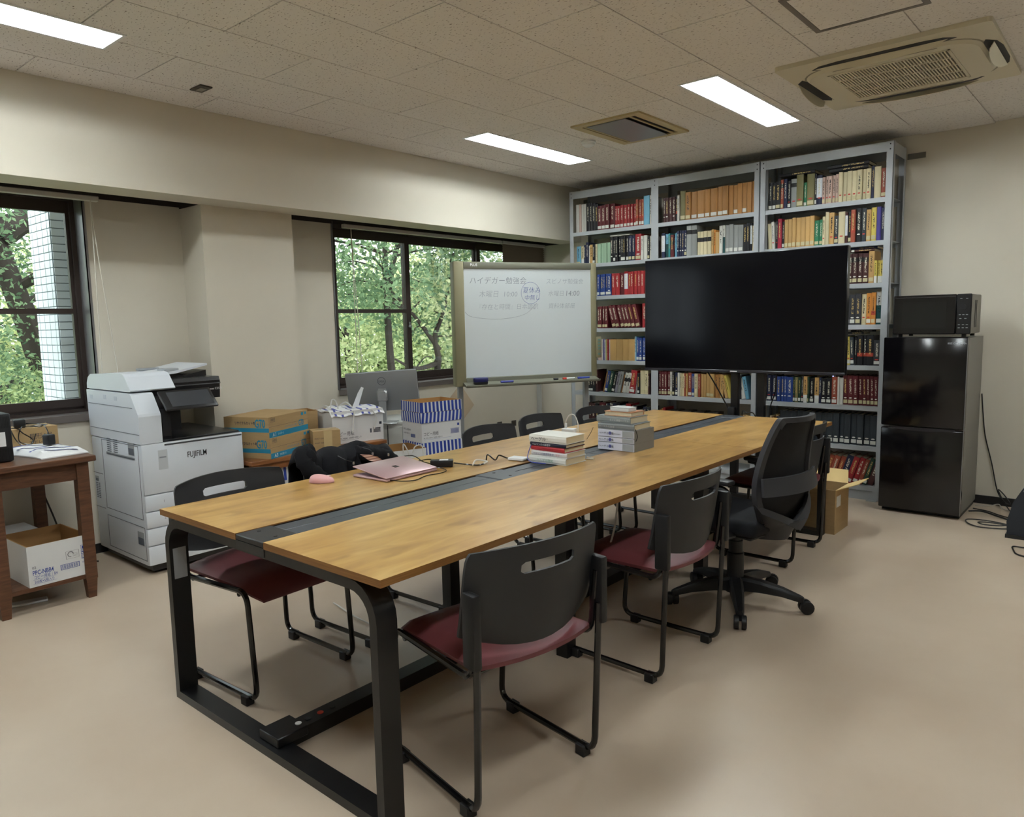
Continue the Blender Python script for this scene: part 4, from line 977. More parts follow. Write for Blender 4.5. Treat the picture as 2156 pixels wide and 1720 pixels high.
def stripemat(name, sc, slant):
    m = bpy.data.materials.new(name); m.use_nodes = True; nt = m.node_tree; b = nt.nodes['Principled BSDF']; b.inputs['Roughness'].default_value = .55
    tc = nt.nodes.new('ShaderNodeTexCoord'); sx = nt.nodes.new('ShaderNodeSeparateXYZ'); L = nt.links.new; L(tc.outputs['Object'], sx.inputs[0])
    a = nt.nodes.new('ShaderNodeMath'); a.operation = 'ADD'; L(sx.outputs[0], a.inputs[0]); L(sx.outputs[1], a.inputs[1])
    z = nt.nodes.new('ShaderNodeMath'); z.operation = 'MULTIPLY_ADD'; z.inputs[1].default_value = slant; L(sx.outputs[2], z.inputs[0]); L(a.outputs[0], z.inputs[2])
    f = nt.nodes.new('ShaderNodeMath'); f.operation = 'MULTIPLY'; f.inputs[1].default_value = sc; L(z.outputs[0], f.inputs[0])
    fr_ = nt.nodes.new('ShaderNodeMath'); fr_.operation = 'FRACT'; L(f.outputs[0], fr_.inputs[0])
    g = nt.nodes.new('ShaderNodeMath'); g.operation = 'GREATER_THAN'; g.inputs[1].default_value = .42; L(fr_.outputs[0], g.inputs[0])
    x = nt.nodes.new('ShaderNodeMixRGB'); x.inputs[1].default_value = (*lin((214, 216, 218)), 1); x.inputs[2].default_value = (*lin((34, 60, 150)), 1); L(g.outputs[0], x.inputs[0]); L(x.outputs[0], b.inputs['Base Color'])
    return m
STRIPE = stripemat('blue_white_stripe', 31, .04); STRIPE2 = stripemat('blue_white_stripe_slanted', 31, -.12)
# stack of copy paper boxes with striped lids
SC_, SA = (-3.965, 3.705), R(90-11)
def striped(label, z, h, body, lid=None, lidh=0, opened=False, dx=0, w=.335, d=.265):
    if opened:
        b = open_box('striped_lid', label, SC_[0]+dx, SC_[1], SA, w+.01, d+.01, z, h, body, KRAFTIN); return b
    b = thing('copy_paper_box', label, 'box', (SC_[0]+dx, SC_[1], z), SA, 'stack of copy paper boxes')
    MB().box(-w/2, w/2, -d/2, d/2, 0, h-lidh).build('carton', body, b)
    if lid: MB().box(-w/2-.004, w/2+.004, -d/2-.004, d/2+.004, h-lidh, h).build('lid', lid, b)
    return b
striped('lowest striped lid copy paper box on the floor behind the table', 0, .27, BOXWHITE, STRIPE, .09)
striped('second striped lid copy paper box in the stack behind the table', .271, .265, BOXWHITE, STRIPE, .11)
sb = striped('white copy paper box near the top of the striped stack', .537, .14, BOXWHITE)
text('box_lettering', 'コピー用紙', .03, INKDARK, sb, (-.155, -.1325, .05), (1, 0, 0), (0, 0, 1), wid=.85); text('box_lettering', 'A4  PPC-NBA4  500枚×5冊入り', .012, INKDARK, sb, (-.155, -.1325, .028), (1, 0, 0), (0, 0, 1))
text('box_lettering', 'PPC-NBA4', .022, INKDARK, sb, (-.1675, .12, .075), (0, -1, 0), (0, 0, 1)); text('box_lettering', '500枚×5冊入り', .014, INKDARK, sb, (-.1675, .12, .05), (0, -1, 0), (0, 0, 1))
q = MB(); F = ((0, -.1325, 0), (1, 0, 0), (0, 0, 1)); G = ((-.1675, 0, 0), (0, -1, 0), (0, 0, 1))
for k in range(18): strip(q, *F, .078+.004*k, .080+.004*k, .05, .078); strip(q, *G, -.02+.0035*k, -.018+.0035*k, .03, .055)
for e in ((.075, .152, .046, .048), (.075, .152, .08, .082), (.135, .152, .1, .118)): strip(q, *F, *e)
strip(q, *F, -.155, .08, .0215, .0225); q.build('printed_mark', INKBLUE, sb)
striped('inverted open striped lid, lower of the pair on top of the stack', .678, .074, STRIPE2, opened=True)
striped('open striped lid at the very top of the box stack', .754, .072, STRIPE, opened=True, dx=.002)
ob0 = thing('white_carton', 'closed white carton under the open white carrier box', 'carton', (-3.93, 3.355, 0), R(90-17)); MB().box(-.13, .13, -.15, .15, 0, .265).build('carton', BOXWHITE, ob0)
ob = open_box('carrier_box', 'open white carrier box with cord handles in front of striped stack', -3.925, 3.355, R(90-17), .265, .30, .266, .262, BOXWHITE, KRAFTIN)
for p in ([(-.04, -.153, .25), (-.045, -.17, .31), (-.01, -.165, .25), (.0, -.156, .18)], [(.03, -.153, .24), (.05, -.15, .28), (.10, -.15, .28), (.11, -.154, .2)]): MB().tube(bez(p, 6), .004, 6).build('cord_handle', HANDLE, ob)
for k, (yy, zz, h) in enumerate(((2.68, 0, .25), (2.68, .251, .235))):
    b = thing('copy_paper_box', ('lower', 'upper')[k]+' striped copy paper box stored under the low desk', 'box', (-4.30, yy, zz), R(88)); MB().box(-.17, .17, -.13, .13, 0, h-.09).build('carton', BOXWHITE, b); MB().box(-.174, .174, -.134, .134, h-.09, h).build('lid', STRIPE, b)
# white cabinet with the monitor
cb = thing('white_cabinet', 'plain white side cabinet under the monitor by the window', 'cabinet', (-4.62, 3.78, 0), R(90))
MB().box(-.30, .36, -.2, .24, 0, .60).build('carcass', mat('cabinet_white', (196, 196, 190), .5), cb); MB().rbox(-.305, .365, -.205, .245, .60, .618, .003, 1).build('worktop', MATS['cabinet_white'], cb)
for x in (-.29, .035): MB().box(x, x+.315, -.206, -.2, .03, .58).build('door', MATS['cabinet_white'], cb)
mo = thing('computer_monitor', 'silver backed computer monitor turned towards the window', 'monitor', (-4.50, 3.70, .618), R(42))
Mm = Matrix.Translation((0, 0, .245)) @ Matrix.Rotation(R(9), 4, 'X') @ Matrix.Rotation(R(-3), 4, 'Y')
MSIL = mat('monitor_silver', (142, 144, 146), .38, .5, .3)
MB().rbox(-.275, .275, -.012, .012, -.155, .16, .006, 2, M=Mm).build('back_shell', MSIL, mo)
MB().rbox(-.276, .276, .012, .018, -.156, .161, .002, 1, M=Mm).build('screen', BLACK, mo)
lg_ = MB(); 
lg_.tube([Mm @ Vector((.03*math.cos(R(a)), -.0125, .085+.03*math.sin(R(a)))) for a in range(0, 360, 15)], .0016, 4, closed=True)
lg_.build('logo_ring', INKDARK, mo)
text('logo_lettering', 'DELL', .022, INKDARK, mo, Mm @ Vector((0, -.012, .077)), Mm.to_3x3() @ Vector((1, 0, 0)), Mm.to_3x3() @ Vector((0, 0, 1)), align='CENTER')
MB().box(-.028, .028, -.055, -.035, .01, .27).rbox(-.04, .04, -.06, -.013, .17, .26, .01, 1).build('stand_column', mat('stand_silver', (170, 172, 174), .3, .5, .6), mo); MB().rbox(-.11, .11, -.12, .06, 0, .012, .004, 1).build('stand_base', MATS['stand_silver'], mo)
tag(MB().tube(bez([(-4.25, 3.50, .006), (-4.2, 3.48, .3), (-4.22, 3.50, .60), (-4.28, 3.55, .63), (-4.35, 3.6, .625)], 6), .004, 6).build('monitor_cable', TUBEB), 'black monitor cable drooping between the boxes', 'cable')
# ================================================================ STEEL BOOKCASE
YF, YBK = 5.825, 6.17
SH = [2.205, 1.905, 1.605, 1.305, 1.005, .705, .405, .105]
bc = thing('bookcase', 'tall grey steel three bay bookcase filled with books', 'bookcase', (-2.84, 6.0, 0))
def post(xa, xb_, yf, sgn):
    q = MB().box(xa, xb_, yf if sgn > 0 else yf-.003, yf+.003 if sgn > 0 else yf, 0, 2.586)
    xe = xa if abs(xa+2.84) > abs(xb_+2.84) else xb_-.003
    q.box(xe, xe+.003, yf if sgn > 0 else yf-.045, yf+.045 if sgn > 0 else yf, 0, 2.586)
    return q
POSTS = [(-4.238, -4.195), (-3.362, -3.290), (-2.437, -2.394), (-2.386, -2.343), (-1.479, -1.432)]
HOLE = mat('shelf_hole', (40, 40, 44), .7)
for (a, b) in POSTS:
    p = part(post(a, b, YF, 1), 'post', SHELFG, bc); part(post(a, b, YBK, -1), 'post', SHELFG, bc)
    hs = MB()
    for zz in (2.565, 2.53): hs.lathe([(.005, -.0006), (.005, 0)], 8, ((a+b)/2, YF-.0002, zz), axis='y')
    part(hs, 'bolt', HOLE, bc, p)
for bay, (a, b) in enumerate(((-4.195, -3.362), (-3.290, -2.437), (-2.343, -1.479))):
    for k, z in enumerate(SH):
        s = MB().box(a-.03, b+.03, YF+.004, YBK-.004, z-.003, z).box(a, b, YF+.0005, YF+.003, z-.034, z).box(a, b, YBK-.003, YBK-.0005, z-.034, z)
        part(s, 'shelf', SHELFG, bc)
    part(MB().box(a-.03, b+.03, YF+.004, YBK-.004, 2.58, 2.583).box(a, b, YF+.0005, YF+.003, 2.515, 2.583).box(a, b, YBK-.003, YBK-.0005, 2.515, 2.583), 'top_panel', SHELFG, bc)
    part(MB().box(a, b, YF+.01, YF+.013, .0, .068), 'kick_plate', SHELFG, bc)
part(MB().box(-1.434, -1.432, YF+.045, YBK-.045, 2.5, 2.58).box(-1.434, -1.432, YF+.045, YBK-.045, .02, .1), 'side_strap', SHELFG, bc)
part(MB().box(-1.53, -1.46, YF-.03, YF, .0, .006).prism([(-1.53, .0), (-1.46, 0), (-1.46, .1), (-1.48, .1)], 'y', YF-.004, YF-.001), 'floor_bracket', SHELFG, bc)
GALV = mat('galvanised_strap', (120, 118, 112), .5, .5, .5)
part(MB().box(-1.43, -1.31, YW-.004, YW-.001, 2.505, 2.545), 'wall_strap', GALV, bc); part(MB().box(-4.335, -4.24, YW-.004, YW-.001, 2.53, 2.565), 'wall_strap', GALV, bc)

# ---- books: one unit volume, scaled per copy; colours ride on the object
def book_material():
    m = bpy.data.materials.new('book_cloth_and_print'); m.use_nodes = True; nt = m.node_tree; b = nt.nodes['Principled BSDF']; L = nt.links.new
    N = nt.nodes.new
    def math_(op, a=None, b_=None, v1=None, v2=None):
        n = N('ShaderNodeMath'); n.operation = op
        if a is not None: L(a, n.inputs[0])
        if b_ is not None: L(b_, n.inputs[1])
        if v1 is not None: n.inputs[0].default_value = v1
        if v2 is not None: n.inputs[1].default_value = v2
        return n.outputs[0]
    oi = N('ShaderNodeObjectInfo'); tc = N('ShaderNodeTexCoord'); sx = N('ShaderNodeSeparateXYZ'); L(tc.outputs['Object'], sx.inputs[0])
    def attr(n): a = N('ShaderNodeAttribute'); a.attribute_type = 'OBJECT'; a.attribute_name = n; return a
    ink, band, bandc = attr('ink'), attr('band'), attr('bandc')
    bs = N('ShaderNodeSeparateXYZ'); L(band.outputs['Vector'], bs.inputs[0])
    spine = math_('LESS_THAN', sx.outputs[1], v2=.045)
    inb = math_('MULTIPLY', math_('GREATER_THAN', sx.outputs[2], bs.outputs[0]), math_('LESS_THAN', sx.outputs[2], bs.outputs[1]))
    inb = math_('MULTIPLY', inb, spine)
    cx = math_('ABSOLUTE', math_('SUBTRACT', sx.outputs[0], v2=.5))
    t1 = math_('LESS_THAN', cx, v2=.17); zr = math_('MULTIPLY', math_('GREATER_THAN', sx.outputs[2], v2=.36), math_('LESS_THAN', sx.outputs[2], v2=.88))
    cb = N('ShaderNodeCombineXYZ'); L(math_('MULTIPLY', sx.outputs[0], v2=5), cb.inputs[0]); L(math_('MULTIPLY', sx.outputs[2], v2=46), cb.inputs[2]); L(math_('MULTIPLY', oi.outputs['Random'], v2=90), cb.inputs[1])
    nz = N('ShaderNodeTexNoise'); nz.inputs['Scale'].default_value = 1; nz.inputs['Detail'].default_value = 1; L(cb.outputs[0], nz.inputs['Vector'])
    tm = math_('MULTIPLY', math_('MULTIPLY', t1, zr), math_('MULTIPLY', spine, math_('GREATER_THAN', nz.outputs[0], v2=.5)))
    tm = math_('MULTIPLY', tm, bs.outputs[2])
    n2 = N('ShaderNodeTexNoise'); n2.inputs['Scale'].default_value = 6; n2.inputs['Detail'].default_value = 4; ge = N('ShaderNodeNewGeometry'); L(ge.outputs['Position'], n2.inputs['Vector'])
    mr = N('ShaderNodeMapRange'); mr.inputs[3].default_value = .8; mr.inputs[4].default_value = 1.15; L(n2.outputs[0], mr.inputs[0])
    mv = N('ShaderNodeMixRGB'); mv.blend_type = 'MULTIPLY'; mv.inputs[0].default_value = 1; L(oi.outputs['Color'], mv.inputs[1]); L(mr.outputs[0], mv.inputs[2])
    m1 = N('ShaderNodeMixRGB'); L(inb, m1.inputs[0]); L(mv.outputs[0], m1.inputs[1]); L(bandc.outputs['Color'], m1.inputs[2])
    m2 = N('ShaderNodeMixRGB'); L(tm, m2.inputs[0]); L(m1.outputs[0], m2.inputs[1]); L(ink.outputs['Color'], m2.inputs[2])
    L(m2.outputs[0], b.inputs['Base Color']); b.inputs['Roughness'].default_value = .5; b.inputs['Specular IOR Level'].default_value = .35
    return m
BOOKM = book_material(); PAGES = mat('book_pages', (206, 194, 166), .8, .2, vary=.05, scale=3, aniso=(60, 1, 1))
u = MB().prism([(0, 1), (0, .025), (.2, .006), (.5, 0), (.8, .006), (1, .025), (1, 1), (.93, 1), (.93, .05), (.07, .05), (.07, 1)], 'z', 0, 1, 0)
u.box(.07, .93, .05, .975, .016, .984, 1)
BOOKME = u.mesh('book', [BOOKM, PAGES])
LABM = {'+': MB().box(.1, .9, -.012, .004, .055, .175).mesh('call_label', mat('white_call_label', (206, 206, 198), .6)),
        '#': MB().box(.1, .9, -.012, .004, .055, .175).mesh('call_label', mat('cream_call_label', (190, 180, 140), .6))}
DOTM = {'*': MB().prism([(.5+.28*math.cos(R(a)), .235+.022*math.sin(R(a))) for a in range(0, 360, 45)], 'y', -.012, .004).mesh('dot_sticker', mat('white_dot', (226, 224, 216), .6)),
        '!': MB().prism([(.5+.28*math.cos(R(a)), .235+.022*math.sin(R(a))) for a in range(0, 360, 45)], 'y', -.012, .004).mesh('dot_sticker', mat('red_dot', (190, 60, 50), .6))}
COLS = {'k': ((26, 26, 30), 'black'), 'n': ((32, 38, 66), 'navy'), 'd': ((58, 58, 62), 'dark grey'), 'g': ((140, 142, 140), 'grey'), 'w': ((206, 204, 196), 'white'),
        'c': ((206, 194, 158), 'cream'), 't': ((190, 152, 96), 'tan'), 'T': ((164, 116, 62), 'brown kraft'), 'y': ((206, 186, 92), 'yellow'), 'o': ((206, 136, 62), 'orange'), 'r': ((152, 40, 44), 'red'),
        'm': ((92, 30, 36), 'maroon'), 'M': ((66, 34, 34), 'dark brown'), 'b': ((40, 66, 132), 'blue'), 'l': ((108, 164, 190), 'light blue'), 'q': ((48, 130, 132), 'teal'), 'e': ((36, 66, 52), 'dark green'),
        'E': ((44, 118, 84), 'green'), 'f': ((158, 186, 160), 'pale green'), 'v': ((122, 116, 76), 'olive'), 'p': ((74, 66, 140), 'purple'), 's': ((150, 72, 52), 'russet'), 'x': ((48, 54, 60), 'slate'), 'P': ((196, 168, 156), 'pinkish'), 'z': ((150, 30, 54), 'crimson'), 'i': ((150, 146, 160), 'lilac grey')}
ROWN = ['top', 'second', 'third', 'fourth', 'fifth', 'sixth', 'seventh', 'bottom']
LIGHT = set('wctTyofPgil')
rb = random.Random(11)
def place_book(c, x, y, z, w, d, h, flags, lean, label, group, rot=None):
    o = bpy.data.objects.new('book', BOOKME); COL.objects.link(o)
    col = lin(COLS[c][0]); j = rb.uniform(.88, 1.12); o.color = (*[min(1, q*j) for q in col], 1)
    inkc = (34, 30, 30) if c in LIGHT else rb.choice([(206, 200, 180), (196, 168, 104), (206, 200, 180)])
    o['ink'] = [*lin(inkc)]; z0, z1, bcol = 0, 0, (0, 0, 0)
    for f in flags:
        if f in 'ABCDFG': z0, z1, bcol = {'A': (.72, .86, (24, 24, 26)), 'B': (.0, .3, (216, 216, 214)), 'C': (.56, .74, (30, 30, 34)), 'D': (.25, .9, (216, 220, 226)), 'F': (.3, .42, (170, 66, 50)), 'G': (.0, .58, (26, 70, 70))}[f]
    o['band'] = [z0, z1, 0.0 if 'N' in flags else 1.0]; o['bandc'] = [*lin(bcol)]
    o.scale = (w, d, h)
    if rot: o.location = (x, y, z); o.rotation_euler = rot
    elif lean > 0: o.location = (x+w/math.cos(lean)-w*math.cos(lean), y, z+w*math.sin(lean)); o.rotation_euler = (0, lean, 0)
    else: o.location = (x, y, z); o.rotation_euler = (0, lean, 0)
    tag(o, label, 'book', group)
    for f in flags:
        if f in LABM: link('call_label', LABM[f], o)
        if f in DOTM: link('dot_sticker', DOTM[f], o)
    return o
def shelf(row, bay, x0, x1, spec, side=None):
    toks = spec.split(); tot = 0; items = []; lean = 0
    for t in toks:
        if t[0] == 'L': lean = R(float(t[1:])); continue
        if t[0] == '_': items.append(('_', float(t[1:]))); tot += float(t[1:]); continue
        rep = 1
        if '@' in t: t, r_ = t.split('@'); rep = int(r_)
        c = t[0]; wpart, rest = t[1:].split(':'); k = 0
        while k < len(rest) and (rest[k].isdigit() or rest[k] == '.'): k += 1
        for _ in range(rep): items.append((c, float(wpart)/math.cos(lean), float(rest[:k])/100, rest[k:], lean)); tot += items[-1][1]
    s = (x1-x0)/tot; x = x0; books = [i for i in items if i[0] != '_']; n = len(books); idx = 0
    for it in items:
        if it[0] == '_': x += it[1]*s; continue
        c, wd, h, fl, ln_ = it; idx += 1; w = wd*s
        dirn = side or ('left' if idx <= (n+1)//2 else 'right'); k = idx if dirn == 'left' else n+1-idx
        sz = 'thin' if w < .02 else 'thick' if w > .042 else ''
        lab = ' '.join(q for q in (sz, COLS[c][1], 'book', 'with label,' if ('+' in fl or '#' in fl) else '') if q).rstrip(',')
        lab += ', %s from %s, %s shelf of %s bay' % (ORD[k], dirn, ROWN[row], bay)
        h2 = min(h*rb.uniform(.985, 1.015), .262)
        place_book(c, x+.0006, YF+.022+rb.uniform(0, .02), SH[row]+.0004, w*math.cos(ln_)-.0012, rb.uniform(.15, .19), h2, fl, ln_, lab, 'books on the %s shelf, %s bay' % (ROWN[row], bay))
        x += w
shelf(0, 'left', -4.190, -3.372, 'w36:26N P25:26N w25:25.5N w27:26N k38:26 k30:26 k35:25.5 k30:24 m42:22+ m43:22+ m45:22.5+ m50:22.5+ r26:20+ r32:20+ r35:20+ _6 r36:20+ _4 r30:20+ r30:20+ r28:20+ s27:23+F s25:23+F s28:23+F l57:25N w22:25')
shelf(1, 'left', -4.185, -3.372, 'l43:17.5# _6 c38:17B n22:18 n28:20 w10:17 t34:18 k28:18+ c20:18 f36:18N f35:18N f34:18N f37:18N k29:22.5* k25:22.5+ k26:22.5* k28:22.5* k26:22.5+ k26:22.5+ k28:22.5+ n34:22.5# n30:22.5# r62:23.5#* w28:21 w35:21N k25:20# w20:20')
shelf(2, 'left', -3.955, -3.415, 'b26:20+ b36:20+ b22:20+ b22:20+ b40:20+* r32:20 r44:20 m42:20 r34:21D r32:20.5 r28:20.5 r28:20.5 r32:20.5 r33:20.5 r33:20.5')
shelf(3, 'left', -3.955, -3.415, 'm26:20# m26:20# m28:20# m30:20# _52 L-15 m38:21# m38:21# m38:21# m36:21# m36:21# m36:21# m44:21# L0 _14 r42:21.5 c16:20')
shelf(4, 'left', -3.945, -3.415, 'P42:19.5N w12:19.5 p11:19.5N w12:19.5 y11:19.5N w12:19.5 r11:19.5N w12:19.5 t66:19.5N t64:19.5N t64:19.5N t62:19.5N w10:22 l12:22 b28:21+ b27:21+* b28:21+* b26:21+')
shelf(5, 'left', -4.075, -3.390, 'k30:17+ k30:17+ k28:17 M26:21 _40 L13 T18:19 b30:20+ e34:20.5 k30:19+ i30:20 g32:20 T14:17 w36:19C w34:19C L8 r56:21+* L0 g24:20 k22:18+ c46:21#N c34:21# M16:19')
shelf(6, 'left', -4.070, -3.390, 'M40:19+ M40:19+ k36:19 m64:20 w18:19 n20:19 w18:19.5 w14:19 n36:20 k34:20.5 l54:18.5 r48:20 _14 w12:19 k40:18.5 w34:15N s22:14.5 n30:18.5 x30:18.5')
shelf(0, 'middle', -3.268, -2.442, 'M30:21* M44:21* M35:21 M40:21* k28:21F w24:22 v64:25#N T62:23# T70:23+N T84:23.5+N T58:23.5+N T78:23.5+N T58:24+N T60:24+N T50:24N T48:23.5+N T48:24N T46:24+N T44:24N T38:24.5N')
shelf(1, 'middle', -3.292, -2.444, 'M10:20 y12:20 n43:21D _5 l34:20G q24:20.5 m42:19C k10:18 l26:20.5 n25:22* n26:22* n32:22* n32:22#* g58:25AN g62:25AN c36:19.5CN c38:19.5CN c38:19.5CN c44:19.5CN t25:20 o20:20 t44:18N w36:22.5 w25:22.5G g44:22.5+N g44:22.5+N g50:22+N g52:22+N k40:22 k36:22 k20:22D c24:20')
shelf(5, 'middle', -3.315, -2.620, '_16 m30:21#* m30:21#* m28:21#* m28:21#* w24:21# k26:20.5# n30:20.5+* w22:20.5N c20:20 c25:20 s16:20 t16:20 s36:20.5+ b32:20+ c34:20# s24:20 t28:20N t24:20N t40:20.5#N t40:20.5#N T34:20 T22:20 t30:20# M20:19 L-14 t26:20 y26:19.5 L0')
shelf(5, 'middle', -2.562, -2.452, 'k22:20 L-12 w28:20 l24:19 L0 _8')
shelf(0, 'right', -2.335, -1.484, 'k40:21+ k42:21+ k54:21#A s32:22#A n40:22.5 k38:20.5+! g65:22AN! v73:24#N! E33:18+ v80:24#N! k24:23+ n60:22D! P32:20#! P30:20#! P40:20#! P32:20#! P32:20.5# c42:21.5N! c42:21.5#N! c48:21.5#N! c46:21.5#N! c52:21.5#! c38:21.5#N! c44:21.5#! n32:23 c64:22N s48:20.5#')
shelf(1, 'right', -2.328, -1.484, 'L-3 c44:20N w34:21! L0 k28:21! z44:23 k26:20.5+ t42:22#N t46:22#N t42:22.5#N t54:22.5#N t50:22.5#N t52:22.5#N t47:22.5#N E50:19# E38:19# c30:21! c38:24N t52:23! x46:21#! c66:23.5N! M28:22.5D k34:22.5# s46:24F k60:24.5* x46:24! t46:23# y50:24# p46:24N n36:23')
shelf(2, 'right', -1.72, -1.482, 'M36:22A*# M50:22A*# M48:22A*# M56:22A*# t52:23# y28:16B y26:16B y30:16B', 'right')
shelf(3, 'right', -1.73, -1.482, 'd40:22*+ d68:22*+ d62:22.5*# c56:22#! o56:22.5+! o48:23#F w68:24G+', 'right')
shelf(4, 'right', -1.73, -1.482, 'e24:22 L-3 y42:21+! x44:21+! L0 k26:21 k60:22BF k44:22BF k72:22BF d74:18.5+!', 'right')
shelf(5, 'right', -2.322, -1.484, 'n58:20.5+! _8 n55:20.5+! _8 b44:20* b40:20* b34:20* b74:20* e26:20+! v34:20+ e34:20+ _8 x24:20.5+! t46:20.5B+ e18:20# k50:19*+ _8 t50:20B+ n30:20 k56:19.5*+ k56:19.5*+ _6 s64:21*+ w22:20.5N w40:20.5N L-2 m54:22#* m60:22#* m50:22#* m46:22# m44:22#* m40:22# m42:22#* m40:22#*')
shelf(6, 'right', -2.318, -1.486, 'L8 c22:18 t26:17 L0 m20:17 L6 t28:19 L0 d40:18 x58:23N x56:23N x56:23N x58:23N x58:23N x58:23N x60:23N x58:23N+* x58:23N+* x54:23N+* x46:23N+* x56:23N+* x58:23N+* x58:23N+* x58:23N+* x60:23N+*')
shelf(7, 'right', -1.98, -1.482, '_10 L17 m46:22+ m44:21+ s44:21+ s42:21+ s40:21+ n50:22+ r44:21+ r42:21+ s30:20+ e34:21+ M42:21 L0 _26', 'right')
# the low row of small gilt volumes half hidden by the table
lo = MB()
for k in range(12):
    x = -3.235+.041*k; lo.box(x, x+.037, YF+.05, YF+.17, SH[6]+.001, SH[6]+.165+.004*(k % 3), 0); lo.box(x+.004, x+.033, YF+.049, YF+.05, SH[6]+.10, SH[6]+.15, 1)
tag(lo.build('book_row', [mat('gilt_brown_cover', (54, 44, 34), .6), mat('gilt_spine', (132, 108, 62), .5)]), 'low row of small brown books behind the far table edge', 'books', kind='stuff')
shelf(6, 'middle', -3.322, -3.240, 't26:16N t22:16N T20:18 r26:19', 'left')
shelf(6, 'middle', -2.56, -2.452, 'L10 t24:17 t24:17 c24:16 L0 _10', 'right')
def flat_book(c, x0, x1, z, th, dep, label, fl='N', yo=0):
    # lies on its side: spine to the front
    place_book(c, x0, YF+.025+yo, z+th, th, dep, x1-x0, fl, 0, label, 'books lying flat on the shelves', rot=(0, PI/2, 0))
flat_book('w', -3.80, -3.59, 2.1355, .011, .14, 'white pamphlet lying flat on the second left bay shelf', '')
flat_book('k', -2.245, -1.98, 2.4475, .022, .2, 'black volume lying flat across the top shelf, left of two piles', '')
flat_book('k', -1.875, -1.605, 2.428, .026, .19, 'lower black volume lying flat on the cream set, top shelf', '')
flat_book('k', -1.89, -1.60, 2.4545, .026, .2, 'upper black volume lying flat on the cream set, top shelf', '')
flat_book('M', -1.71, -1.545, 1.835, .018, .17, 'dark brown volume lying flat beside the television top edge', '+')
flat_book('n', -1.715, -1.525, 1.8535, .014, .17, 'navy volume lying flat beside the television top edge', '')
flat_book('k', -1.72, -1.60, 1.2365, .016, .18, 'short black volume lying flat on the fifth right shelf', '')
flat_book('k', -1.725, -1.515, 1.253, .014, .18, 'long black volume lying flat on the fifth right shelf', '+')

# ================================================================ WHITEBOARD
wb = thing('whiteboard', 'electronic whiteboard with olive frame and handwritten schedule', 'whiteboard', (-4.15, 4.236, 0), R(62.8))
OLV = mat('olive_frame', (132, 126, 98), .5, .4); OLG = mat('olive_grey_rail', (112, 112, 98), .5, .4); WBD = mat('whiteboard_sheet', (206, 212, 214), .22, .5)
MB().rbox(-.055, .032, 0, .1, .87, 1.862, .012, 2).build('side_frame', OLV, wb); MB().rbox(1.165, 1.218, 0, .1, .875, 1.862, .012, 2).build('side_frame', OLV, wb)
MB().rbox(.03, 1.17, .004, .09, 1.805, 1.86, .008, 2).build('top_rail', OLG, wb)
MB().rbox(.03, 1.17, .004, .09, .88, .94, .006, 1).build('bottom_rail', OLG, wb)
bd = MB().box(.03, 1.17, .012, .03, .935, 1.81).build('writing_sheet', WBD, wb)
tr = MB().prism([(.0, .905), (-.085, .880), (-.10, .888), (-.10, .878), (-.085, .866), (.0, .880)], 'x', .0, 1.195).build('pen_tray', OLG, wb)
MB().rbox(1.205, 1.255, -.012, .02, 1.06, 1.24, .006, 2).build('control_panel', OLV, wb)
for k, z in enumerate((1.205, 1.18, 1.155, 1.13, 1.085)): MB().rbox(1.218, 1.243, -.0145, -.011, z, z+.016, .001, 1).build('button', mat('button_green', (104, 132, 120), .5), wb)
text('logo_lettering', 'PLUS', .028, WHITEPAPER, wb, (.085, .004, 1.826), (1, 0, 0), (0, 0, 1), thin=.0006)
for x in (-.01, 1.13):
    MB().box(x-.02, x+.02, .035, .07, .05, .88).build('leg', mat('leg_grey', (142, 144, 146), .4, .5, .3), wb)
    MB().rbox(x-.025, x+.025, -.24, .34, .03, .07, .008, 1).build('foot', MATS['leg_grey'], wb)
    for yy in (-.21, .31): MB().lathe([(.025, -.012), (.025, .012)], 12, (x, yy, .025), axis='x').build('caster', BLACK, wb)
MB().box(.05, 1.11, .04, .06, .22, .25).build('cross_bar', MATS['leg_grey'], wb)
WR = mat('faded_marker', (150, 158, 168), .5); WR2 = mat('grey_marker', (120, 126, 136), .5); WBL = mat('blue_marker', (70, 84, 150), .5)
def wr(s, size, x, z, m_=WR, **k): text('handwriting', s, size, m_, bd, (x, .012, z), (1, 0, 0), (0, 0, 1), thin=-.0005, shear=.12, **k)
wr('ハイデガー勉強会', .062, .075, 1.69, WR2); wr('木曜日  10:00', .058, .155, 1.585); wr('『存在と時間』日本語訳', .050, .125, 1.485)
wr('夏休み', .054, .535, 1.615, WBL); wr('中無し', .048, .55, 1.558, WBL); wr('スピノザ勉強会', .050, .745, 1.69); wr('水曜日', .05, .765, 1.59); wr('14:00', .062, .92, 1.588, WR2); wr('資料体部屋', .05, .765, 1.487)
MB().tube([(.608+.084*math.cos(R(a)), .0118, 1.613+.088*math.sin(R(a))) for a in range(0, 360, 12)], .0012, 4, closed=True).build('drawn_circle', WBL, bd)
MB().tube(bez([(.035, .0118, 1.465), (.1, .0118, 1.425), (.33, .0118, 1.405), (.55, .0118, 1.44), (.66, .0118, 1.53)], 6), .0011, 4).build('drawn_line', WR2, bd)
tz = .893
er = thing('board_eraser', 'dark blue whiteboard eraser on the pen tray', 'eraser', (0, 0, 0)); er.matrix_world = wb.matrix_world
er.location = wb.location + Vector((.131*math.cos(R(62.8))+.05*math.sin(R(62.8)), .131*math.sin(R(62.8))-.05*math.cos(R(62.8)), tz)); er.rotation_euler = (0, 0, R(62.8))
MB().rbox(-.06, .06, -.022, .022, .012, .05, .01, 2).build('body', mat('eraser_blue', (36, 38, 92), .4), er); MB().box(-.055, .055, -.02, .02, 0, .013).build('felt', BLACK, er)
